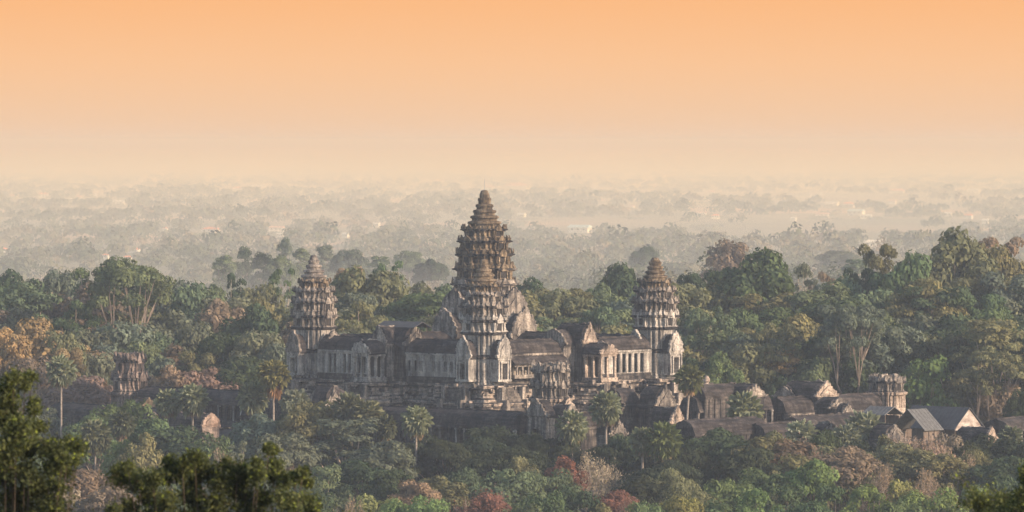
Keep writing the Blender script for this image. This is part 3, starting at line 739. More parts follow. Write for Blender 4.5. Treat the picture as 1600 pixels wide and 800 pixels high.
ruined('ruined right tower with broken top beside the metal roofed sheds', 1385, 1296, 640, 590, 56, 73, (M['warm'], M['mid']), 612)

def gb(label, px, d, axis, lpx, wpx, y_ridge, y_eave, y_base, **k):
    length = lpx * d / F / .7071; hw = wpx * d / F / .7071 / 2
    return gable_block(label, (X(px, d), d), axis, length, hw, Z(y_base, d), Z(y_eave, d), Z(y_ridge, d), **k)
# gables around the ruined front tower
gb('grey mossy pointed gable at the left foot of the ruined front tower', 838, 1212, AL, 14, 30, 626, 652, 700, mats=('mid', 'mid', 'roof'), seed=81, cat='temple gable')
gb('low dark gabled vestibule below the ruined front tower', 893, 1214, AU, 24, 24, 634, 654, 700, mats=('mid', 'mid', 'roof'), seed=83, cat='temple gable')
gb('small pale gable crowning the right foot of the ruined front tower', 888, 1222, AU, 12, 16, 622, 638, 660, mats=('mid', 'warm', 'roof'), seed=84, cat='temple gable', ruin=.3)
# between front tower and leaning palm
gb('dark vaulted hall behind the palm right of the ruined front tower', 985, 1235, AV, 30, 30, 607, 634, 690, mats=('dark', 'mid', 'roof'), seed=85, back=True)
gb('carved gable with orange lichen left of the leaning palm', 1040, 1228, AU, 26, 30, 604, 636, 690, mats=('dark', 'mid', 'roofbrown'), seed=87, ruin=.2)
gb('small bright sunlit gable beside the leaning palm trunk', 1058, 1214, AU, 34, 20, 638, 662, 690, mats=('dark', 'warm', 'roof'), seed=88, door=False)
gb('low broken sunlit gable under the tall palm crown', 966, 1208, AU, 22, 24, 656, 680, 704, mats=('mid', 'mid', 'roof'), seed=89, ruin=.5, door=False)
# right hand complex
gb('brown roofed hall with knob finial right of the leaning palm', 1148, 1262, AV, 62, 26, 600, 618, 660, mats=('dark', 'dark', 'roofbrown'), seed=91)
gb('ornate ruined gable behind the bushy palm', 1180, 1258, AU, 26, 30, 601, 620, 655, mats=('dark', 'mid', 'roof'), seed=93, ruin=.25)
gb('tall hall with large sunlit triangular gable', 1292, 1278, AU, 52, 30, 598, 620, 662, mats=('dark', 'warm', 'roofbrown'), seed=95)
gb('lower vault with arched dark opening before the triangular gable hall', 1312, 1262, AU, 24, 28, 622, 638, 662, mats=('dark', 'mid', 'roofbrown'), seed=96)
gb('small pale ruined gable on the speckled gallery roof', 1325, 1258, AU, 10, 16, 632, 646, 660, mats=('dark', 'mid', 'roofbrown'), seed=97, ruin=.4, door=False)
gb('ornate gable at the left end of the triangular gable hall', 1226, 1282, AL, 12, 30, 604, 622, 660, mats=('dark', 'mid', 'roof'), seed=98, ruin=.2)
# low outer galleries, walls mostly behind the trees
def lowg(label, px0, d0, px1, d1, y_ridge, y_eave, seed, mats=('dark', 'roof'), n=14, style='window'):
    ze = Z(y_eave, (d0 + d1) / 2); zr = Z(y_ridge, (d0 + d1) / 2)
    return gallery(label, (X(px0, d0), d0), (X(px1, d1), d1), ze - 5.0, 5.6, 5.0, zr - ze, n, style, mats, group='low outer galleries', world_pts=True, seed=seed, gaps=.5)
lowg('low dark roof running right from the leaning palm trunk', 1068, 1180, 1182, 1195, 655, 676, 41)
lowg('low dark roof behind the silvery fan palm', 1180, 1190, 1262, 1200, 661, 684, 43)
lowg('longest low roof below the triangular gable hall', 1236, 1215, 1372, 1240, 648, 670, 45, ('dark', 'roofbrown'))
gb('short roofed gatehouse with pale finial beside the wide fan palm', 1300, 1190, AU, 20, 22, 662, 676, 700, mats=('mid', 'mid', 'roofbrown'), seed=99, ruin=.3)
lowg('dark low gallery at the right edge of the photo', 1556, 1225, 1640, 1245, 652, 668, 47, ('dark', 'roofbrown'), 8, 'colonnade')
lowg('low dark gallery left of the ruined left tower', 92, 1322, 168, 1305, 632, 648, 49, ('dark', 'roof'), 8)
lowg('low gallery roof between the two twin palms and ruined left tower', 212, 1285, 300, 1262, 640, 660, 51, ('dark', 'roof'), 10)
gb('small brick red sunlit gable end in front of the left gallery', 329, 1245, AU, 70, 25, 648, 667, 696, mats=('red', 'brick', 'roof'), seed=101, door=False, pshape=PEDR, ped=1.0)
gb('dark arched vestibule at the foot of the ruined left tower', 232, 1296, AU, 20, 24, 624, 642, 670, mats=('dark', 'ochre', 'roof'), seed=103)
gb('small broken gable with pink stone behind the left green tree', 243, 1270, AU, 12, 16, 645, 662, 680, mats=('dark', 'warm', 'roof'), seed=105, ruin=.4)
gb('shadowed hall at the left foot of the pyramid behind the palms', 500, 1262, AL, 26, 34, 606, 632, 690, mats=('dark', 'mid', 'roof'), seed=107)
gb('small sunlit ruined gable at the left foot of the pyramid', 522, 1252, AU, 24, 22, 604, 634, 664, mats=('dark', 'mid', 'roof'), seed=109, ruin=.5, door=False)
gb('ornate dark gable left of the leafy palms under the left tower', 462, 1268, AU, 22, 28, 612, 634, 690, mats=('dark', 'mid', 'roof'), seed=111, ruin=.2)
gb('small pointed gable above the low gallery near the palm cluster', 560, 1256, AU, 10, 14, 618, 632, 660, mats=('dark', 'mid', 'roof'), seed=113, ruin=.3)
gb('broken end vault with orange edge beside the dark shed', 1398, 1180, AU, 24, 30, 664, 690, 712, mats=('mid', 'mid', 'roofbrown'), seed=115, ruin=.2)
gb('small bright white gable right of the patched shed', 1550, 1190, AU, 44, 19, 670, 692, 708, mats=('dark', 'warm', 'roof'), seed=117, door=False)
# knob finial
t = empty('stone_finial', (X(1104, 1262), 1262, Z(600, 1262)), 0); tag(t, 'rounded pale stone knob on the brown hall ridge', 'finial')
mb = MB(); mb.lathe([(-.4, .5), (0, .7), (.3, .45), (.5, .75), (1.1, .7), (1.6, .35), (1.8, .05)], 12); mb.erode(.05, 2, 3); mb.build('knob', M['warm'], t)

# ---------------------------------------------------------------- sheds over the outer gallery
def shed(label, px, d, axis, lpx, wpx, y_ridge, y_eave, y_base, roofm, endm, seed):
    length = lpx * d / F / .7071; hw = wpx * d / F / .7071 / 2
    z0 = Z(y_base, d); H = Z(y_eave, d) - z0; Hr = Z(y_ridge, d) - z0
    t = empty('roofed_shed', (X(px, d), d, z0), axis); tag(t, label, 'shed', 'sheet roofed sheds by the right tower')
    for sy in (-1, 1):
        mb = MB(); n = int(length / .5)
        for i in range(n):
            x0 = -length + i * length / n - 0.0; x1 = x0 + length / n; dz = .0 if i % 2 else .06
            mb.add([(x0, 0, Hr + dz), (x1, 0, Hr + dz), (x1, sy * (hw + .6), H - .3 + dz), (x0, sy * (hw + .6), H - .3 + dz),
                    (x0, 0, Hr - .1), (x1, 0, Hr - .1), (x1, sy * (hw + .6), H - .42), (x0, sy * (hw + .6), H - .42)],
                   [(0, 1, 2, 3), (7, 6, 5, 4), (0, 3, 7, 4), (1, 5, 6, 2), (0, 4, 5, 1), (3, 2, 6, 7)])
        mb.build('roof_slope', roofm, t)
    if endm:
        mb = MB(); mb.plate_x([(-hw, H - .5), (hw, H - .5), (hw * .8, H + (Hr - H) * .2 - .15), (0, Hr - .15), (-hw * .8, H + (Hr - H) * .2 - .15)], -.5, -.3); mb.build('gable_end', endm, t)
    for sy in (-1, 1): mb = MB(); a, b = sorted((sy * (hw - .35), sy * (hw - .1))); mb.box(-length + .3, -.6, a, b, H * .45, H - .5); mb.build('side_cladding', M['timber'], t)
    n = max(3, int(length / 2.5))
    for i in range(n + 1):
        x = -.4 - (length - .8) * i / n
        for sy in (-1, 1): mb = MB(); mb.tube((x, sy * (hw - .05), 0), (x, sy * (hw - .05), H - .4), .11, .11, 6); mb.build('post', M['timber'], t)
    return t
shed('dark open ended shed with pale grey corrugated slope', 1418, 1205, AL, 32, 44, 640, 669, 705, M['tin'], None, 1)
shed('wide dark roofed shed with patched whitish gable end', 1516, 1210, AU, 84, 46, 637, 668, 705, M['tindark'], M['patch'], 2)
shed('flat grey sheet roof sloping toward the ruined right tower', 1398, 1232, AU, 36, 26, 636, 646, 700, M['tin'], None, 3)

# ================================================================== TREES
rngs = np.random.default_rng(7)
def leaf_quads(cent, nor, size, rng, squash=1.0):
    """one bent quad for each leaf clump"""
    n = len(cent); up = rng.normal(size=(n, 3)); nor = nor / (np.linalg.norm(nor, axis=1, keepdims=True) + 1e-9)
    t = np.cross(nor, up); t /= (np.linalg.norm(t, axis=1, keepdims=True) + 1e-9); b = np.cross(nor, t)
    s = size[:, None]; a = rng.uniform(.55, 1.0, (n, 1))
    p0 = cent - t * s; p1 = cent + b * s * a * .7 ; p2 = cent + t * s; p3 = cent - b * s * a * .7
    v = np.stack([p0, p1, p2, p3], 1).reshape(-1, 3)
    return v
def quads_mesh(name, v, mat):
    n = len(v) // 4; me = bpy.data.meshes.new(name)
    me.vertices.add(len(v)); me.vertices.foreach_set('co', v.astype(np.float32).ravel())
    me.loops.add(n * 4); me.loops.foreach_set('vertex_index', np.arange(n * 4, dtype=np.int32))
    me.polygons.add(n); me.polygons.foreach_set('loop_start', np.arange(0, n * 4, 4, dtype=np.int32)); me.polygons.foreach_set('loop_total', np.full(n, 4, dtype=np.int32))
    me.materials.append(mat); me.update(calc_edges=True); me.validate(); return me
def rand_dirs(n, rng, zmin=-1.0):
    d = rng.normal(size=(n * 3 + 40, 3)); d /= np.linalg.norm(d, axis=1, keepdims=True); d = d[d[:, 2] > zmin]; return d[:n]
def lobe_leaves(c, r, n, leaf, rng, zsq=.8, jitter=.35):
    d = rand_dirs(n, rng, -.55); n = len(d); rad = rng.uniform(.72, 1.08, (n, 1)) * r
    cent = c + d * rad * np.array([1, 1, zsq])
    nor = d + rng.normal(size=(n, 3)) * jitter + np.array([0, 0, .25])
    return cent, nor, rng.uniform(.6, 1.25, n) * leaf
TREES = {}
def make_tree(kind, seed):
    """returns (crown mesh, trunk mesh, nominal crown width, nominal height)"""
    rng = np.random.default_rng(seed); rnd = random.Random(seed); Cc = []; Nn = []; Ss = []
    tb = MB(); lobes = []
    if kind == 'dome':
        W0, H0 = 14.0, 20.0; base = np.array([0, 0, 13.2])
        for i in range(46):
            d = rand_dirs(1, rng, -.45)[0]; q = rng.uniform(.55, .9) if i > 12 else rng.uniform(0.2, .5)
            lobes.append((base + d * np.array([5.6, 5.6, 5.2]) * q + np.array([0, 0, rng.normal() * .3]), rng.uniform(1.1, 2.2), .75, 150))
        leaf = .34
    elif kind == 'tall':
        W0, H0 = 14.0, 30.0
        for i in range(44):
            lev = rng.random(); z = 16.5 + 11.5 * lev ** .8; rr = 5.6 * math.sqrt(max(.05, 1 - ((z - 21) / 9.5) ** 2)); a = rng.uniform(0, 6.28); q = rng.uniform(.35, 1)
            lobes.append((np.array([rr * q * math.cos(a), rr * q * math.sin(a), z]), rng.uniform(1.0, 2.0), .62, 140))
        for i in range(26):
            z = rng.uniform(6, 17); a = rng.uniform(0, 6.28); q = rng.uniform(2.5, 5.0)
            lobes.append((np.array([q * math.cos(a), q * math.sin(a), z]), rng.uniform(1.2, 2.0), .8, 120))
        leaf = .34
    elif kind == 'flat':
        W0, H0 = 20.0, 13.5
        for i in range(70):
            a = rng.uniform(0, 6.28); q = math.sqrt(rng.random()) * 8.6; z = 11.2 - (q / 8.6) ** 2 * 3.6 + rng.uniform(-.9, .9)
            lobes.append((np.array([q * math.cos(a), q * math.sin(a), z]), rng.uniform(1.3, 2.5), .28, 110))
        leaf = .27
    elif kind == 'round':
        W0, H0 = 12.0, 12.5; base = np.array([0, 0, 7.0])
        for i in range(48):
            d = rand_dirs(1, rng, -.7)[0]; q = rng.uniform(.6, .92)
            lobes.append((base + d * np.array([5.0, 5.0, 4.6]) * q, rng.uniform(.8, 1.7), .8, 150))
        leaf = .26
    elif kind == 'sparse':
        W0, H0 = 13.0, 24.0
        for i in range(20):
            z = rng.uniform(14, 22.6); a = rng.uniform(0, 6.28); q = rng.uniform(1.0, 5.4)
            lobes.append((np.array([q * math.cos(a), q * math.sin(a), z]), rng.uniform(.9, 1.5), .5, 110))
        leaf = .32
    elif kind == 'limbed':
        W0, H0 = 16.0, 30.0
        for i in range(30):
            a = rng.uniform(0, 6.28); q = math.sqrt(rng.random()) * 7.0; z = 27.5 - (q / 7.0) ** 2 * 5.0 + rng.uniform(-1.2, .8)
            lobes.append((np.array([q * math.cos(a), q * math.sin(a), z]), rng.uniform(1.2, 2.1), .5, 130))
        leaf = .32
    elif kind == 'bare':
        W0, H0 = 15.0, 12.5; leaf = .20
    elif kind == 'conic':
        W0, H0 = 11.0, 24.0
        for i in range(56):
            z = 3 + 20 * rng.random() ** 1.1; rr = 5.2 * (1 - (z - 2) / 23.5) ** .75; a = rng.uniform(0, 6.28); q = rng.uniform(.5, 1)
            lobes.append((np.array([rr * q * math.cos(a), rr * q * math.sin(a), z]), rng.uniform(1.0, 1.8), .8, 100))
        leaf = .40
    for c, r, zsq, n in lobes:
        k = lobe_leaves(c, r, int(n * (r / 1.5) ** 1.6), leaf, rng, zsq)
        Cc.append(k[0]); Nn.append(k[1]); Ss.append(k[2])
    fork = {'dome': 6.5, 'tall': 11, 'flat': 5.5, 'round': 3, 'sparse': 11, 'bare': 3.5, 'conic': 3, 'limbed': 12}[kind]
    r0 = {'dome': .45, 'tall': .55, 'flat': .5, 'round': .28, 'sparse': .4, 'bare': .38, 'conic': .35, 'limbed': .7}[kind]
    tb.tube((0, 0, -1.5), (rnd.uniform(-.2, .2), rnd.uniform(-.2, .2), fork), r0, r0 * .75, 7)
    top = Vector((0, 0, fork))
    if kind == 'bare':
        def grow(p, d, l, r, lev):
            q = p + d * l; mid = p.lerp(q, .5) + Vector((rnd.uniform(-.1, .1), rnd.uniform(-.1, .1), rnd.uniform(-.05, .1))) * l
            tb.tube(p, mid, r, r * .8, 4 if lev < 2 else 3); tb.tube(mid, q, r * .8, r * .6, 4 if lev < 2 else 3)
            if lev >= 5: return
            if lev >= 3:
                m = 9; cc = np.array(q)[None] + rng.normal(size=(m, 3)) * .55; Cc.append(cc); Nn.append(rng.normal(size=(m, 3))); Ss.append(rng.uniform(.6, 1.3, m) * leaf)
            for k in range(3 if lev < 2 else rnd.choice((2, 3))):
                nd_ = (d + Vector((rnd.gauss(0, .55), rnd.gauss(0, .55), rnd.gauss(.12, .3)))).normalized()
                grow(q, nd_, l * rnd.uniform(.62, .85), r * .58, lev + 1)
        for k in range(5):
            a = k * 6.28 / 5 + rnd.uniform(-.4, .4); grow(top - Vector((0, 0, rnd.uniform(0, 1.2))), Vector((math.cos(a), math.sin(a), rnd.uniform(.5, 1.3))).normalized(), 3.0, .22, 0)
    else:
        for li, (c, r, zsq, n) in enumerate(lobes):
            if kind == 'limbed': break
            if li % (3 if kind == 'tall' else 2): continue
            c = Vector(c); st = top.lerp(Vector((0, 0, max(fork, c.z * .62))), rnd.uniform(0, .8)) if kind in ('tall', 'conic', 'sparse') else top
            hz = math.hypot(c.x, c.y); mid = st.lerp(c, .55) + Vector((c.x * .12, c.y * .12, -.12 * hz)) * (1 if kind != 'flat' else .3)
            rr = r0 * .34
            tb.tube(st, mid, rr, rr * .62, 4); tb.tube(mid, c, rr * .62, rr * .2, 4)
    if kind == 'limbed':
        def bend(p, q, r0_, r1_, sag, seg_=5, n=6):
            prev = p
            for i in range(1, seg_ + 1):
                f = i / seg_; w = Vector((math.sin(f * 7 + p.x), math.cos(f * 6 + p.y), 0)) * .22 * (1 - abs(2 * f - 1))
                z_ = p.z + (q.z - p.z) * f ** sag; c = Vector((p.x + (q.x - p.x) * f, p.y + (q.y - p.y) * f, z_)) + w
                tb.tube(prev, c, r0_ + (r1_ - r0_) * (i - 1) / seg_, r0_ + (r1_ - r0_) * i / seg_, n); prev = c
        nm = 3; left = [Vector(l[0]) for l in lobes]
        for k in range(nm):
            a = k * 6.28 / nm + seed + rnd.uniform(-.7, .7); st = Vector((0, 0, fork - rnd.uniform(0, 2.0))); e_ = Vector((math.cos(a) * rnd.uniform(2.2, 3.8), math.sin(a) * rnd.uniform(2.2, 3.8), rnd.uniform(15.5, 19)))
            bend(st, e_, .36, .22, 1.25)
            near = sorted(left, key=lambda q: (q.xy - e_.xy * 1.4).length)[:rnd.choice((4, 5, 6))]
            for q in near: left.remove(q); bend(e_, q, .17, .05, .8, 3, 4)
    v = leaf_quads(np.concatenate(Cc), np.concatenate(Nn), np.concatenate(Ss), rng)
    # measure
    W0 = np.percentile(np.abs(v[:, :2]).max(axis=1), 96) * 2; H0 = np.percentile(v[:, 2], 99.6)
    cm = quads_mesh(kind + '_crown', v, M['leaf'])
    tm = bpy.data.meshes.new(kind + '_trunk'); tm.from_pydata(tb.v, [], tb.f)
    tm.materials.append(M['palebark'] if kind in ('tall', 'sparse', 'bare') else M['bark']); tm.update()
    return cm, tm, W0, H0
for kd, n in (('dome', 5), ('tall', 4), ('flat', 4), ('round', 4), ('sparse', 2), ('bare', 4), ('conic', 2), ('limbed', 3)):
    TREES[kd] = [make_tree(kd, 100 + i * 7 + len(kd) * 31) for i in range(n)]

COLS = {
 'deep': ((.030, .039, .022), 'dark olive'),
 'dark': ((0.049, 0.071, 0.034), 'dark green'), 'green': ((0.076, 0.112, 0.046), 'green'), 'mid': ((0.091, 0.120, 0.061), 'mid green'),
 'olive': ((0.128, 0.124, 0.056), 'olive green'), 'grey': ((0.104, 0.120, 0.081), 'greyish green'), 'bright': ((0.105, 0.155, 0.045), 'bright green'),
 'orange': ((0.250, 0.165, 0.070), 'orange leaved'), 'red': ((0.170, 0.072, 0.048), 'rust red'), 'brown': ((0.165, 0.120, 0.082), 'brownish'), 'tan': ((0.270, 0.200, 0.130), 'tan leaved'),
 'pink': ((0.210, 0.135, 0.105), 'pinkish brown'), 'yellow': ((0.170, 0.170, 0.050), 'yellow green'),
}
KINDS = {'dome': 'rounded', 'tall': 'tall pale limbed', 'flat': 'flat spreading', 'round': 'bushy', 'sparse': 'thin crowned', 'bare': 'nearly leafless', 'conic': 'conical', 'limbed': 'umbrella crowned'}
NAMES = {'dome': 'broadleaf_tree', 'tall': 'tall_tree', 'flat': 'spreading_tree', 'round': 'bushy_tree', 'sparse': 'thin_crowned_tree', 'bare': 'bare_tree', 'conic': 'conical_tree', 'limbed': 'umbrella_tree'}
trees = []       # records, labelled at the end
trnd = random.Random(11)
def tree(px, py, wpx, d, kind, colr, row, zs=None):
    x = X(px, d); top = Z(py, d); g_ = gz(x, d)
    if 1235 < d < 1330 and 280 < px < 1380 and row.startswith('behind'): pass
    H = top - g_; wd = wpx * d / F
    cm, tm, W0, H0 = trnd.choice(TREES[kind])
    if kind in ('round', 'flat') and (H / H0) / (wd / W0) > (1.5 if kind == 'round' else 2.0): kind = 'dome'; cm, tm, W0, H0 = trnd.choice(TREES['dome'])
    if (H / H0) / (wd / W0) > 1.9 and kind in ('dome',): cm, tm, W0, H0 = trnd.choice(TREES['tall']); kind = 'tall'
    s = wd / W0; sz = H / H0
    t = empty(NAMES[kind], (x, d, g_), trnd.uniform(0, 6.28)); t.scale = (s, s, sz)
    c = bpy.data.objects.new('crown', cm); col.objects.link(c); c.parent = t
    b = COLS[colr][0]; gm = sum(b) / 3; b = tuple((v_ * .84 + gm * .16 * w_) * 1.38 for v_, w_ in zip(b, (.92, 1.0, 1.12))); j = trnd.uniform(.82, 1.2); hshift = trnd.uniform(-.08, .08)
    c.color = (b[0] * j * (1 + hshift), b[1] * j, b[2] * j * (1 - hshift), 1)
    k = bpy.data.objects.new('trunk', tm); col.objects.link(k); k.parent = t
    trees.append((px, py, row, kind, colr, t)); return t

SK = 'on the forest skyline'
for a in [(-40,432,110,1580,'dome','green'),(20,428,105,1560,'dome','dark'),(100,425,85,1600,'dome','grey'),(150,418,85,1560,'dome','green'),(205,405,120,1500,'tall','mid'),(248,441,45,1520,'dome','dark'),
          (290,441,80,1560,'dome','grey'),(360,427,62,1640,'sparse','dark'),(330,452,90,1520,'dome','mid'),(441,420,66,1620,'sparse','green'),(405,448,90,1540,'dome','olive'),
          (575,421,135,1500,'dome','olive'),(545,420,70,1560,'dome','brown'),(609,408,46,1720,'sparse','green'),(655,446,90,1620,'dome','olive'),(700,448,90,1600,'dome','mid'),
          (830,436,80,1500,'dome','dark'),(880,452,100,1480,'tall','olive'),(935,448,90,1520,'dome','mid'),(976,415,92,1560,'dome','dark'),(915,455,70,1540,'dome','green'),(1078,428,62,1560,'dome','dark'),
          (1030,440,80,1580,'dome','olive'),(1182,393,135,1480,'dome','green'),(1125,425,70,1500,'dome','dark'),(1250,412,60,1640,'sparse','grey'),(1285,425,50,1680,'sparse','brown'),(1300,446,70,1500,'dome','grey'),
          (1372,383,66,1500,'dome','olive'),(1345,420,60,1490,'dome','dark'),(1490,364,150,1480,'dome','olive'),(1425,398,110,1470,'dome','green'),(1550,385,110,1500,'dome','olive'),(1563,372,80,1720,'dome','brown'),
          (1600,420,90,1490,'dome','green'),(1650,405,100,1500,'dome','mid')]:
    tree(*a, SK)
tree(1141, 377, 80, 2250, 'dome', 'brown', 'far beyond the skyline'); tree(1310, 392, 70, 3000, 'dome', 'grey', 'far beyond the skyline')
for a in [(380,385,40,2350),(410,395,45,2300),(445,372,34,2500),(438,400,50,2250),(470,388,50,2400),(508,383,42,2450),(545,390,50,2400),(350,400,50,2250),(590,400,60,2300),(640,392,50,2500),(670,405,50,2300),(1008,385,40,2600),(1335,405,70,2200)]:
    a = (a[0], a[1] + 1, a[2] * 1.1, a[3] * 1.14)
    tree(*a, trnd.choice(('dome', 'conic', 'dome')), trnd.choice(('grey', 'mid', 'dark')), 'far beyond the skyline')
# forest rows behind the temple
def pick(px, py):
    if px < 130 and 495 < py < 570: return trnd.choice(('orange', 'olive', 'orange', 'grey'))
    if 560 < px < 1090: return trnd.choice(('olive', 'mid', 'grey', 'green', 'olive'))
    if px < 560: return trnd.choice(('grey', 'mid', 'dark', 'green', 'grey', 'olive', 'brown'))
    return trnd.choice(('olive', 'mid', 'green', 'grey', 'olive', 'dark'))
rows = [(1470, 458, 66, 'back row of the forest'), (1430, 486, 64, 'second forest row'), (1395, 514, 60, 'third forest row'), (1368, 545, 58, 'fourth forest row')]
for d, py, st, nm in rows:
    px = -60 + trnd.uniform(0, 30)
    while px < 1680:
        y = py + trnd.uniform(-14, 14) + (-26 if px > 1330 else -10 if px > 1080 else 0) + (10 if 560 < px < 960 else 0)
        if not (1290 < px < 1320 and y < 440):
            k = trnd.choice(('tall', 'dome', 'tall', 'dome', 'round' if py > 500 else 'tall'))
            tree(px, y, trnd.uniform(82, 132), d + trnd.uniform(-14, 14), k, pick(px, y), nm)
        px += st * trnd.uniform(.75, 1.2)
# front of the back forest, left and right of the temple only
NB = 'beside the temple'
for a in [(205,406,135,1424,'limbed','mid'),(1332,478,110,1343,'limbed','grey'),(1560,540,110,1318,'limbed','olive'),(1535,575,70,1316,'limbed','olive'),(1215,505,90,1352,'limbed','olive'),(1450,440,120,1420,'limbed','olive'),(120,470,90,1420,'limbed','green'),(560,470,100,1405,'limbed','olive'),(940,480,90,1410,'limbed','mid'),(1110,480,90,1370,'limbed','mid')]:
    tree(*a, NB)
for a in [(50,500,110,1350,'dome','orange'),(20,515,70,1345,'dome','orange'),(95,520,80,1348,'round','olive'),(105,545,50,1342,'round','orange'),(60,560,110,1338,'flat','brown'),(130,590,120,1330,'flat','pink'),(20,585,90,1335,'flat','grey'),
          (15,620,120,1325,'flat','brown'),(150,555,80,1350,'dome','grey'),(250,560,80,1350,'dome','grey'),(270,575,90,1345,'flat','brown'),(320,578,110,1345,'flat','pink'),(230,590,90,1340,'flat','brown'),(380,560,110,1350,'dome','dark'),
          (400,520,100,1360,'dome','grey'),(350,530,100,1362,'dome','dark'),(430,540,80,1355,'dome','grey'),(75,640,90,1318,'flat','grey'),(40,655,90,1300,'round','mid'),(180,600,60,1336,'flat','grey'),
          (1120,520,110,1365,'tall','mid'),(1170,540,100,1350,'dome','olive'),(1215,545,90,1352,'tall','orange'),(1120,555,90,1340,'round','green'),(1090,560,80,1345,'tall','dark'),(1260,540,90,1355,'dome','dark'),
          (1330,478,120,1352,'tall','grey'),(1270,560,80,1345,'dome','mid'),(1400,510,110,1365,'dome','dark'),(1450,560,130,1325,'round','bright'),(1420,575,80,1335,'round','green'),(1500,520,120,1360,'tall','olive'),
          (1550,500,120,1345,'tall','olive'),(1600,520,110,1350,'dome','green'),(1520,590,90,1325,'flat','olive'),(1570,600,90,1320,'flat','brown'),(1600,610,60,1300,'round','dark'),(1215,585,80,1345,'round','dark'),
          (1150,580,70,1348,'round','mid'),(1340,560,80,1345,'dome','dark'),(1640,560,100,1340,'dome','olive')]:
    tree(*a, NB)
# trees in front of the temple
FR = 'in front of the temple'
for a in [(195,628,105,1232,'round','green'),(150,650,90,1222,'round','green'),(235,655,80,1225,'round','green'),(190,690,90,1180,'round','bright'),(275,668,130,1190,'dome','dark'),(225,680,90,1175,'round','olive'),(330,685,90,1180,'round','green'),
          (400,648,95,1205,'dome','grey'),(440,680,110,1180,'dome','grey'),(380,690,60,1160,'sparse','grey'),(340,706,80,1140,'bare','tan'),(490,630,110,1200,'dome','olive'),(460,625,60,1212,'round','grey'),(545,655,130,1185,'tall','grey'),(600,690,110,1172,'dome','grey'),
          (510,728,100,1120,'round','mid'),(560,720,90,1140,'dome','dark'),(655,682,150,1190,'flat','deep'),(700,690,150,1180,'flat','deep'),(765,668,110,1205,'flat','deep'),(735,684,170,1185,'flat','deep'),(830,680,140,1195,'flat','deep'),(800,700,180,1165,'flat','deep'),
          (900,690,130,1190,'flat','deep'),(960,695,120,1180,'flat','deep'),(1010,690,120,1180,'flat','deep'),(1095,668,170,1185,'flat','deep'),(1150,690,140,1170,'flat','deep'),(1060,700,150,1165,'flat','deep'),(1040,720,140,1145,'flat','deep'),
          (1225,686,110,1175,'bare','pink'),(1260,692,110,1165,'bare','brown'),(1310,690,120,1180,'flat','deep'),(1340,712,100,1140,'round','olive'),(1290,705,100,1150,'bare','pink'),(1430,682,120,1160,'bare','pink'),(1470,686,130,1150,'bare','pink'),(1400,700,110,1150,'bare','brown'),
          (1130,672,110,1170,'flat','dark'),(1215,676,80,1166,'round','olive'),(1290,676,70,1162,'round','dark'),(1385,684,60,1160,'round','olive'),(1480,680,70,1162,'round','brown'),(975,680,70,1180,'round','dark'),(1195,684,110,1163,'flat','olive'),(1240,690,120,1160,'flat','brown'),(1175,700,100,1150,'flat','deep'),(1290,694,110,1160,'flat','olive'),(1345,692,120,1160,'flat','deep'),(1395,694,100,1150,'flat','olive'),(1450,692,130,1160,'flat','brown'),(1500,694,110,1160,'flat','deep'),
          (1330,700,110,1140,'flat','brown'),(1420,704,110,1140,'flat','olive'),(1250,712,110,1135,'round','olive'),(1475,712,110,1135,'flat','olive'),
          (1540,682,110,1175,'flat','deep'),(1590,690,110,1170,'flat','deep'),(1520,705,110,1145,'flat','olive'),(1500,715,100,1140,'bare','brown'),(1570,715,110,1130,'dome','dark'),
          (935,712,120,1150,'bare','tan'),(885,716,70,1152,'round','red'),(860,735,100,1135,'round','mid'),(815,715,80,1150,'round','olive'),(800,735,100,1130,'round','mid'),(720,733,80,1140,'round','mid'),(690,745,90,1120,'flat','olive'),(650,752,80,1110,'flat','brown'),
          (745,768,110,1070,'bare','red'),(765,772,70,1060,'round','red'),(965,768,70,1068,'round','red'),(985,778,60,1060,'bare','red'),(640,778,90,1050,'round','bright'),(590,775,100,1060,'round','yellow'),(680,782,80,1045,'round','bright'),(900,762,90,1068,'round','dark'),
          (1040,735,120,1110,'flat','olive'),(1000,745,90,1100,'flat','deep'),(1080,762,100,1060,'round','olive'),(1060,776,80,1050,'round','yellow'),(1130,750,110,1080,'round','green'),(1200,735,120,1100,'round','green'),(1268,720,84,1095,'round','bright'),(1180,765,100,1060,'round','bright'),
          (1230,758,100,1070,'round','green'),(1300,758,90,1072,'round','green'),(1350,760,110,1062,'round','bright'),(1410,752,90,1070,'round','yellow'),(1460,765,110,1055,'round','bright'),(1520,760,100,1058,'round','green'),(1570,745,100,1068,'round','dark'),(1610,725,90,1080,'round','dark'),
          (130,735,110,1090,'flat','brown'),(100,765,110,1070,'round','tan'),(170,760,100,1060,'flat','brown'),(240,745,100,1090,'round','dark'),(300,735,100,1100,'round','mid'),(215,735,80,1110,'round','green'),(370,735,100,1100,'round','olive'),(440,740,90,1090,'round','grey'),
          (540,782,60,1050,'bare','tan'),(480,760,80,1080,'round','dark'),(1450,735,100,1110,'bare','brown'),(1380,725,90,1120,'bare','brown'),(610,735,80,1120,'dome','dark'),(850,770,90,1060,'round','green'),(820,790,90,1040,'round','mid'),(940,790,80,1040,'round','olive'),(1000,785,80,1045,'round','green'),
          (1120,785,100,1040,'round','green'),(1260,785,100,1040,'round','green'),(1400,785,100,1040,'round','green'),(40,720,100,1120,'round','dark'),(30,690,90,1180,'round','mid'),(100,690,90,1200,'round','grey')]:
    tree(*a, FR)

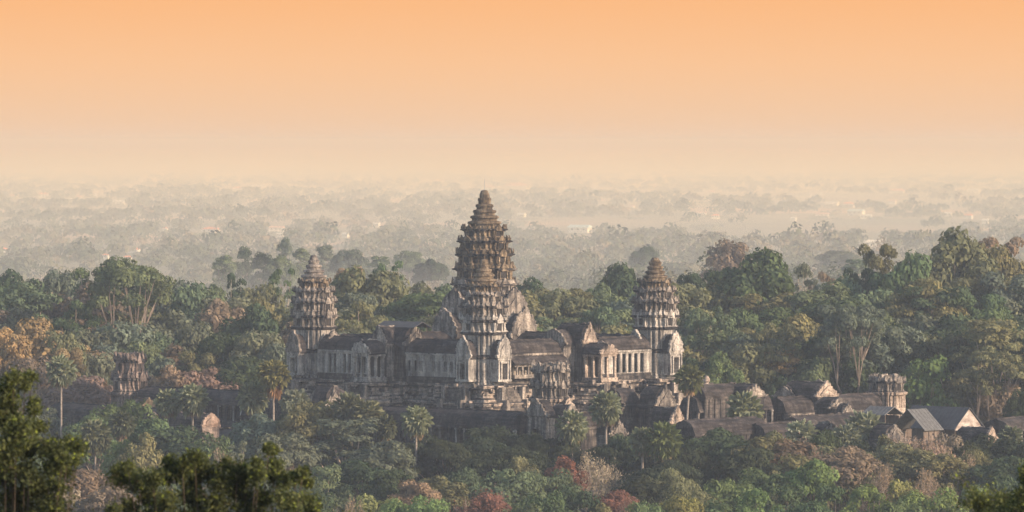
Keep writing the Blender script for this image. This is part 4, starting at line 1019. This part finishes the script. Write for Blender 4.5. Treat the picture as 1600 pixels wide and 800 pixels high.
# ---------------------------------------------------------------- palms
def palm_meshes(seed, low=False):
    rng = random.Random(seed); cr_ = []; dead = []
    def fan(lst, d, rad, size, droop):
        d = Vector(d).normalized(); c = d * rad; side = d.cross(Vector((0, 0, 1)))
        side = side.normalized() if side.length > .1 else Vector((1, 0, 0))
        upv = side.cross(d).normalized(); tilt = rng.uniform(-.6, .6); s_ = (side * math.cos(tilt) + upv * math.sin(tilt)); fw = (d * .8 - Vector((0, 0, droop))).normalized()
        n = 13; dz = s_.cross(fw) * .16
        for i in range(n):
            a = R(-115 + 230 * i / (n - 1)); dirv = fw * math.cos(a) + s_ * math.sin(a); l = size * (1.0 - .25 * abs(a) / 2.0) * rng.uniform(.85, 1.1)
            w = size * .105; pr = dirv.cross(s_.cross(fw)).normalized() * w; k = dz * (1 if i % 2 else -1) * size
            tip = c + dirv * l - Vector((0, 0, droop * l * .35))
            m_1 = c + dirv * l * .62
            lst.append((c - pr * .2, m_1 - pr + k, tip, m_1 + pr - k))
        # leaf stalk
        q = d.cross(Vector((.3, .5, .1))).normalized() * .04
        lst.append((Vector((0, 0, 0)) - q, Vector((0, 0, 0)) + q, c + q, c - q))
    nfan = 54
    for i in range(nfan):
        z = 1 - 2 * (i + .5) / nfan; 
        if z < -.88: continue
        a = i * 2.39996 + rng.uniform(-.2, .2); q = math.sqrt(1 - z * z)
        fan(cr_, (q * math.cos(a), q * math.sin(a), z), rng.uniform(1.35, 1.9), rng.uniform(1.05, 1.4), .1 + max(0, .3 - z) * .5)
    for i in range(14):
        a = i * 2.39996; z = rng.uniform(-1.0, -.7); q = .45
        fan(dead, (q * math.cos(a), q * math.sin(a), z), rng.uniform(1.2, 2.0), rng.uniform(.8, 1.1), .9)
    def mk(name, lst):
        v = np.array([[tuple(p) for p in t] for t in lst], dtype=np.float32).reshape(-1, 3); return quads_mesh(name, v, M['leaf'])
    return mk('palm_crown', cr_), mk('dead_fronds', dead)
PALMS = [palm_meshes(s) for s in (1, 2, 3, 4)]
def palm(label, px, py, rpx, d, colr=(.20, .22, .15), deadc=(.25, .18, .125), lean=0.0, deadscale=1.0, low=False):
    x = X(px, d); zc = Z(py, d); xb = x - lean * d / F; g_ = gz(xb, d)
    t = empty('fan_palm' if low else 'sugar_palm', (xb, d, g_)); tag(t, label, 'palm', 'fan palms around the temple' if low else 'sugar palms around the temple')
    s = rpx * d / F / 2.3; cm, dm = trnd.choice(PALMS)
    top = Vector((x - xb, 0, zc - g_))
    tb = MB(); n = 5; prev = Vector((0, 0, -1))
    for i in range(1, n + 1):
        f = i / n; p = Vector((top.x * f ** 1.2, 0, top.z * f)); tb.tube(prev, p, .30 - .10 * (f - .2), .30 - .10 * f, 8); prev = p
    tb.build('trunk', M['palmbark'], t)
    c = bpy.data.objects.new('crown', cm); col.objects.link(c); c.parent = t; c.location = top; c.scale = (s, s, s); c.rotation_euler = (0, 0, trnd.uniform(0, 6)); c.color = (*colr, 1)
    if not low:
        k = bpy.data.objects.new('dead_fronds', dm); col.objects.link(k); k.parent = t; k.location = top; k.scale = (s, s, s * 1.1 * deadscale); k.color = (*deadc, 1); k.rotation_euler = (0, 0, trnd.uniform(0, 6))
sil = (.23, .25, .19)
palm('tall palm standing alone left of the ruined left tower', 95, 580, 22, 1240)
palm('left one of the twin palms before the left gallery', 262, 630, 20, 1236)
palm('right one of the twin palms, above the small red gable', 301, 624, 23, 1234, lean=2)
palm('short trunked palm between the twin palms and the orange skirted palm', 395, 621, 23, 1232)
palm('palm with bright orange hanging dead fronds at the left tower foot', 427, 586, 23, 1228, (.17, .16, .07), (.42, .25, .145), deadscale=1.4)
palm('lone slender palm rising before the long dark gallery', 650, 658, 22, 1180)
palm('round headed palm in front of the ruined front tower', 894, 668, 24, 1190)
palm('tall palm with long grey trunk left of the double palm', 947, 638, 24, 1205)
palm('large palm of the double palm with yellow stalks', 1037, 690, 27, 1155, (.115, .14, .06))
palm('smaller palm leaning behind the double palm', 1004, 690, 20, 1160)
palm('tall leaning palm beside the right corner tower', 1078, 592, 21, 1212, (.15, .16, .08), (.42, .28, .17), lean=14)
palm('bushy palm with shaggy head before the right galleries', 1163, 642, 27, 1200, deadscale=1.2)
palm('low silvery fan palm left of the gatehouse', 1253, 682, 24, 1186, sil, low=True)
palm('wide low silvery fan palm right of the gatehouse', 1350, 676, 30, 1186, sil, low=True)
palm('low silvery fan palm overlapping the wide one', 1322, 688, 22, 1182, sil, low=True)
palm('low grey fan palm at the right photo edge', 1580, 688, 20, 1180, (.15, .17, .12), low=True)
palm('greyish palm low among trees left of the green tree', 148, 683, 24, 1190, (.15, .16, .10))
palm('second greyish palm beside the low left palm', 190, 663, 20, 1198, (.12, .135, .09))
palm('pale grey palm head under the left corner tower', 462, 633, 22, 1215, (.17, .18, .14))
palm('dark fan palm left of the palm with yellow stalks by the left gallery', 545, 640, 24, 1196, (.14, .15, .105))
palm('spiky palm with yellow stalks before the long gallery left end', 575, 650, 22, 1192, (.15, .155, .10))
palm('small palm hidden low behind the spiky palm', 602, 668, 18, 1190, (.11, .12, .08))

# ---------------------------------------------------------------- foreground trees on the hill slope
def near_tree(label, cx, cy, d, clusters, seed, ncl=1.0, spread=1.4):
    """clusters: px, py, radius px of leaf sprays as seen; all get real depth"""
    rng = np.random.default_rng(seed); rnd = random.Random(seed)
    bx = X(cx, d); g_ = gz(bx, d); t = empty('hillside_tree', (bx, d, g_)); tag(t, label, 'tree', 'near trees on the hill slope')
    k = d / F; Cc = []; Nn = []; Ss = []; tb = MB()
    fork = Vector((0, 0, (Z(cy, d) - g_) * .72)); tb.tube((0, 0, -1), fork, .28, .16, 8)
    pts = []
    for (px, py, r) in clusters:
        c = Vector((X(px, d) - bx, rnd.uniform(-1, 1) * max(.5, r * k * 1.2), Z(py, d) - g_)); pts.append((c, r * k))
    # hidden lower crown so that the tree is whole
    zlow = min(p.z for p, r in pts); xs = [p.x for p, r in pts]; xm = (min(xs) + max(xs)) / 2
    for i in range(110): pts.append((Vector((xm + rnd.gauss(0, spread), rnd.gauss(0, 1.4), zlow - rnd.uniform(.0, 3.0))), rnd.uniform(.35, .6)))
    for c, r in pts:
        mid = fork.lerp(c, .6) + Vector((0, 0, -.25)); tb.tube(fork, mid, .035, .016, 5); tb.tube(mid, c, .016, .008, 4)
        for s in range(max(3, int(r * 26 * ncl))):
            e = c + Vector((rnd.gauss(0, .55), rnd.gauss(0, .55), rnd.gauss(.0, .36))) * r * 1.15; tb.tube(c, e, .012, .004, 3)
            dr = (e - c); ln = dr.length; dr = dr.normalized() if ln > 0 else Vector((0, 0, 1))
            m = 130; f = rng.uniform(-.2, 1.1, (m, 1)); off = rng.normal(size=(m, 3)) * min(.085, .25 * r + .03)
            cc = np.array(c)[None] + np.array(dr)[None] * f * ln + off; Cc.append(cc); Nn.append(rng.normal(size=(m, 3)) + np.array([0, 0, .5])); Ss.append(rng.uniform(.45, 1.2, m) * .045)
    v = leaf_quads(np.concatenate(Cc), np.concatenate(Nn), np.concatenate(Ss), rng)
    me = quads_mesh('near_crown', v, M['nearleaf']); o = bpy.data.objects.new('crown', me); col.objects.link(o); o.parent = t; o.color = (.10, .112, .052, 1)
    tb.build('trunk', M['nearbark'], t)
M['nearleaf'] = foliage('near_foliage', .95, .40, (2.6, 2.7, 1.0))
M['nearbark'] = plain('brown_bark', (0.05, 0.035, 0.025), (0.13, 0.09, 0.06), 6.0, 0.9, (1, 1, .3))
cl = [(20, 592, 14), (8, 612, 20), (36, 603, 10), (45, 590, 9), (14, 635, 24), (0, 655, 26), (28, 660, 18), (50, 640, 9), (52, 632, 7), (20, 680, 24), (55, 668, 14), (10, 705, 34), (48, 700, 26), (82, 702, 20), (108, 694, 15), (122, 704, 9), (100, 715, 14),
      (40, 735, 34), (80, 730, 18), (0, 745, 36), (60, 765, 32), (88, 758, 14), (25, 780, 34), (75, 790, 26), (-25, 640, 30), (-30, 700, 40), (-40, 760, 40), (100, 738, 10), (118, 720, 8), (85, 785, 16), (45, 805, 30), (5, 815, 30), (-50, 600, 30)]
near_tree('dark leafy tree rising at the left edge in the foreground', 10, 640, 120, cl, 5)
cl = [(192, 745, 16), (182, 738, 8), (215, 752, 18), (200, 728, 8), (240, 748, 18), (262, 724, 12), (285, 738, 16), (258, 745, 14), (305, 716, 12), (312, 730, 14), (285, 722, 10), (330, 742, 18), (350, 728, 10), (345, 755, 20), (370, 735, 14), (385, 745, 16), (402, 722, 6), (420, 700, 5), (426, 705, 5),
      (405, 740, 16), (430, 728, 12), (428, 745, 14), (445, 755, 18), (465, 742, 10), (475, 735, 7), (478, 755, 10), (230, 775, 20), (205, 790, 14), (180, 795, 12), (262, 785, 22), (300, 778, 22), (335, 785, 24), (375, 775, 24), (410, 780, 24), (445, 785, 22), (478, 785, 18), (492, 795, 12), (300, 755, 16), (360, 765, 16), (240, 810, 24), (320, 815, 26), (400, 815, 26), (460, 815, 24)]
near_tree('wide dark leafy treetop at lower left foreground with yellow green sprigs', 335, 770, 120, cl, 6)
near_tree('shadowy treetop filling the lower right photo corner', 1615, 745, 130, [(1600, 745, 10), (1612, 735, 16), (1600, 775, 18), (1592, 795, 14), (1625, 750, 22), (1620, 785, 24)], 8, 1.0, .45)

# ---------------------------------------------------------------- far woodland (nobody could count it)
def ground_py(d): return EYE + F * (CAMZ / d + d / (2 * R_E))
_ds = np.geomspace(1750, 30000, 4000); _py = EYE + F * (CAMZ / _ds + _ds / (2 * R_E))
def d_of(py): return float(np.interp(-py, -_py, _ds))
hs = [('small orange roof at the far left edge of the plain', 22, 305, 9, 'redroof'), ('orange roofed house left of the white spire cluster, left plain', 68, 304, 13, 'redroof'), ('long low white building on the far left plain', 186, 315, 16, 'white'),
 ('small white house left of the bright tower on the left plain', 110, 309, 6, 'white'), ('orange roof beside the bright left tower', 124, 306, 7, 'redroof'), ('orange roofed hall on the left plain near the horizon', 371, 294, 12, 'redroof'), ('long white roof right of the far orange hall', 404, 290, 16, 'white'),
 ('big orange roofed house midway across the left plain', 330, 360, 22, 'redroof'), ('tiny orange roof left of the big orange house', 258, 356, 6, 'redroof'), ('white and orange house above the left forest skyline', 210, 391, 15, 'redroof'), ('little orange roof left of the skyline house', 165, 399, 8, 'redroof'),
 ('orange roof just above the big pale limbed tree', 199, 403, 10, 'redroof'), ('house with white wall at the very left edge', 4, 391, 12, 'redroof'), ('long faded roof above the left corner tower', 432, 357, 18, 'pinkroof'), ('small white house beside the long faded roof', 438, 366, 9, 'white'),
 ('white shed left of the central tower top', 588, 350, 9, 'white'), ('white shed lower left of the central tower', 540, 366, 9, 'white'), ('long orange and white hall right of the central tower tip', 808, 292, 28, 'redroof'), ('faint orange roof left of the central tower tip', 684, 282, 11, 'redroof'),
 ('faint orange roof directly behind the central tower tip', 764, 292, 12, 'redroof'), ('white building right of the tower shoulder', 815, 335, 10, 'white'), ('white house on the plain left of the tower tip', 727, 291, 7, 'white'), ('pale house far left of the tower tip', 638, 300, 7, 'white'),
 ('orange house on the far plain right of centre', 940, 312, 6, 'redroof'), ('pale orange house right of the lone far orange house', 986, 322, 9, 'pinkroof'), ('wide pale blue shed roof above the right corner tower', 906, 358, 26, 'blueroof'), ('orange roof left of the spires on the right plain', 1112, 299, 9, 'redroof'),
 ('white gabled house near the right plain middle', 1096, 333, 12, 'pinkroof'), ('orange roofed house beside the white gabled house', 1118, 337, 10, 'redroof'), ('white house below the right corner tower gap', 1240, 340, 7, 'white'), ('long pale roof below the stupas', 1300, 318, 16, 'white'),
 ('bright orange house below the stupas', 1326, 319, 13, 'redroof'), ('long pale blue roof below the bright orange house', 1338, 331, 20, 'blueroof'), ('pale roof right of the long blue roof', 1353, 337, 14, 'white'), ('orange and white hall on the far right horizon', 1403, 298, 18, 'redroof'),
 ('orange roof under the far right hall', 1394, 314, 10, 'pinkroof'), ('white house first of the three bright right houses', 1480, 334, 11, 'white'), ('orange and white middle house of the three bright right houses', 1513, 337, 11, 'redroof'), ('white rightmost house of the three bright right houses', 1540, 344, 9, 'white'),
 ('long white roof near the horizon at far right', 1522, 297, 16, 'white'), ('small white hut beside the right forest skyline', 1558, 390, 7, 'white'), ('white roof peeking above the right skyline tree', 1366, 381, 24, 'white'), ('pale pink roof field house on right plain', 1285, 335, 16, 'pinkroof')]
HS = [(px, w * .7 + 5, d_of(py + 4)) for _, px, py, w, _r in hs] + [(px, 6, d_of(py)) for px, py in ((150, 308), (1234, 297), (1253, 293), (1262, 294), (1280, 292), (1267, 308), (1283, 307), (1023, 294), (930, 295))]
def far_wood():
    rng = np.random.default_rng(21); V_ = []
    pyg = []
    y = 590.0
    # ground line positions down the picture, from near to the horizon
    d = 1750.0; count = 0
    while d < 26000:
        k = F / d; half = 0.095 * d * 1.15
        wtree = 15 + min(10, d / 1200.0); n = int(2 * half / (wtree * .95))
        xs = rng.uniform(-half, half, n)
        for x in xs:
            yy = d + rng.uniform(-1, 1) * d * .012
            g1 = noise.noise(Vector((x / 420.0, yy / 1500.0, 3.3))) + .5 * noise.noise(Vector((x / 120.0, yy / 500.0, 7.1)))
            if d > 2600 and g1 < -.24: continue
            hgt = (9 + 7 * (noise.noise(Vector((x / 300.0, yy / 900.0, 9))) + .5) + rng.uniform(-2, 5)) * (1 + .35 * (rng.random() < .06))
            if d < 2600: hgt *= 1.45
            pt = 800 + F * x / yy
            if any(abs(pt - a) < b and c * .80 < yy < c + 15 for a, b, c in HS): hgt *= .12
            w = wtree * rng.uniform(.55, 1.2); zb = drop(x * x + yy * yy)
            nl = 110 if d < 2600 else 70 if d < 3600 else 36 if d < 6500 else 18
            dr = rng.normal(size=(nl, 3)); dr /= np.linalg.norm(dr, axis=1, keepdims=True); dr[:, 2] = np.abs(dr[:, 2]) * 1.0 - .25
            rad = rng.uniform(.7, 1.1, (nl, 1))
            cen = np.array([x, yy, zb + hgt * .62]) + dr * rad * np.array([w * .42, w * .42, hgt * .36])
            ls = (w / math.sqrt(nl)) * rng.uniform(.45, .8, nl) * 1.0
            V_.append(leaf_quads(cen, dr + rng.normal(size=(nl, 3)) * .3, ls, rng)); count += 1
        d *= 1.0 + (.0125 if d < 4000 else .016 if d < 9000 else .03)
    v = np.concatenate(V_); me = quads_mesh('far_woodland', v, M['farleaf']); o = bpy.data.objects.new('far_woodland', me); col.objects.link(o)
    tag(o, 'hazy woodland spreading over the plain to the horizon', 'woodland', kind='stuff'); o.color = (.085, .098, .060, 1)
    print('far trees', count, 'quads', len(v) // 4)
def farleaf():
    m, nt, out = newmat('far_foliage'); g = nd(nt, 'ShaderNodeNewGeometry'); pos = g.outputs['Position']
    n = noise_tex(nt, pos, .012, 4, .7); n2 = noise_tex(nt, pos, .08, 2, .6)
    c = ramp(nt, n, [(.38, (.05, .066, .04)), (.5, (.09, .105, .062)), (.60, (.17, .145, .085)), (.68, (.26, .18, .12))])
    c = mixc(nt, 1.0, c, ramp(nt, n2, [(.3, .8), (.7, 1.2)]), 'MULTIPLY')
    d = nd(nt, 'ShaderNodeBsdfDiffuse'); nt.links.new(c, d.inputs['Color']); nt.links.new(d.outputs[0], out.inputs['Surface']); return m
M['farleaf'] = farleaf()
far_wood()

# ---------------------------------------------------------------- far houses
def d_of(py): return float(np.interp(-py, -_py, _ds))
def house(label, px, py, wpx, roof='redroof', shape='hip', ratio=.5):
    d = d_of(py + 4); d *= .985; x = X(px, d); w = wpx * 1.25 * d / F; zb = Z(py + 4, d)
    zb = max(zb, drop(x * x + d * d)); dp = w * .5; h = w * ratio * .45; rh = w * ratio * .45; up = 7.0
    rz = R(-35 + (px * 7 % 30)); t = empty('far_house', (x, d, zb), rz); tag(t, label, 'house', 'scattered houses on the plain')
    mb = MB(); mb.box(-w / 2, w / 2, -dp / 2, dp / 2, -1, h + 1.2); mb.build('walls', M['white'], t)
    mb = MB(); o_ = w * .06; H = h + 1.2
    e = w * .22 if shape == 'hip' else 0
    mb.add([(-w / 2 - o_, -dp / 2 - o_, H), (w / 2 + o_, -dp / 2 - o_, H), (w / 2 + o_, dp / 2 + o_, H), (-w / 2 - o_, dp / 2 + o_, H), (-w / 2 + e, 0, H + rh), (w / 2 - e, 0, H + rh)],
           [(0, 1, 5, 4), (1, 2, 5), (2, 3, 4, 5), (3, 0, 4), (3, 2, 1, 0)])
    mb.build('roof', M[roof], t)
    for i in (-.3, 0, .3): q = MB(); q.box(i * w - w * .05, i * w + w * .05, -dp / 2 - .08, -dp / 2 + .05, h * .4 + .6, h * .85 + .8); q.build('window', M['window'], t)
def stupa(label, px, py, hpx, wpx, mat='white'):
    d = d_of(py + 3); x = X(px, d); k = d / F; h = hpx * k; r = wpx * k / 2
    t = empty('far_stupa', (x, d, Z(py + 3, d)), 0); tag(t, label, 'stupa', 'pale spires on the plain')
    mb = MB(); mb.box(-r * 1.1, r * 1.1, -r * 1.1, r * 1.1, -2, h * .18); mb.build('base', M[mat], t)
    mb = MB(); mb.lathe([(h * .18, r), (h * .3, r * .95), (h * .42, r * .6), (h * .5, r * .35), (h * .75, r * .2), (h, r * .05)], 12); mb.build('spire', M[mat], t)
for lb, px, py, w, rf in hs: house(lb, px, py, w, rf, 'hip' if rf == 'redroof' else 'gable', .42 if w < 14 else .3)
stupa('bright white stepped tower on the left plain', 150, 305, 12, 5); stupa('slim white spire leftmost on the right horizon', 1234, 294, 16, 2.6); stupa('slim white spire second from left on the right horizon', 1253, 290, 13, 2.2)
stupa('white spire with broad foot on the right horizon', 1262, 291, 14, 3); stupa('slim white spire rightmost on the right horizon', 1280, 289, 13, 2.2); stupa('squat white stupa on the right plain', 1267, 305, 9, 4); stupa('bulky white stupa beside the squat stupa', 1283, 304, 9, 7)
stupa('orange stupa near the centre of the far plain', 1023, 291, 8, 4, 'redroof'); stupa('white stupa left of the orange stupa', 930, 292, 7, 4)

# ---------------------------------------------------------------- tree labels: look, then place
ordn = ['first', 'second', 'third', 'fourth', 'fifth', 'sixth', 'seventh', 'eighth', 'ninth', 'tenth', 'eleventh', 'twelfth', 'thirteenth', 'fourteenth', 'fifteenth', 'sixteenth', 'seventeenth', 'eighteenth', 'nineteenth', 'twentieth']
def zone(px):
    if px < 450: return 'left of left tower'
    if px < 757: return 'between left and central tower'
    if px < 1050: return 'between central and right tower'
    return 'right of right tower'
buckets = {}
for rec in trees: buckets.setdefault((rec[2], rec[3], rec[4], zone(rec[0])), []).append(rec)
for (row, kind, colr, zn), rs in buckets.items():
    rs.sort(key=lambda r: r[0])
    for i, r in enumerate(rs):
        rw = row if row.startswith(('on ', 'in ', 'far', 'beside')) else 'in the ' + row
        rw = rw.replace('in the back row of the forest', 'in the back forest row')
        a = '' if len(rs) == 1 else ordn[i] + ' '
        lb = f"{a}{COLS[colr][1]} {KINDS[kind]} tree {rw}, {zn}"
        if len(lb.split()) > 16: lb = lb.replace('beside the temple,', 'beside temple,').replace('in front of the temple', 'before the temple').replace('in the ', 'in ').replace('on the ', 'on ').replace('leafless tree', 'leafless')
        tag(r[5], lb, 'tree', 'forest trees ' + rw)
print('trees', len(trees))
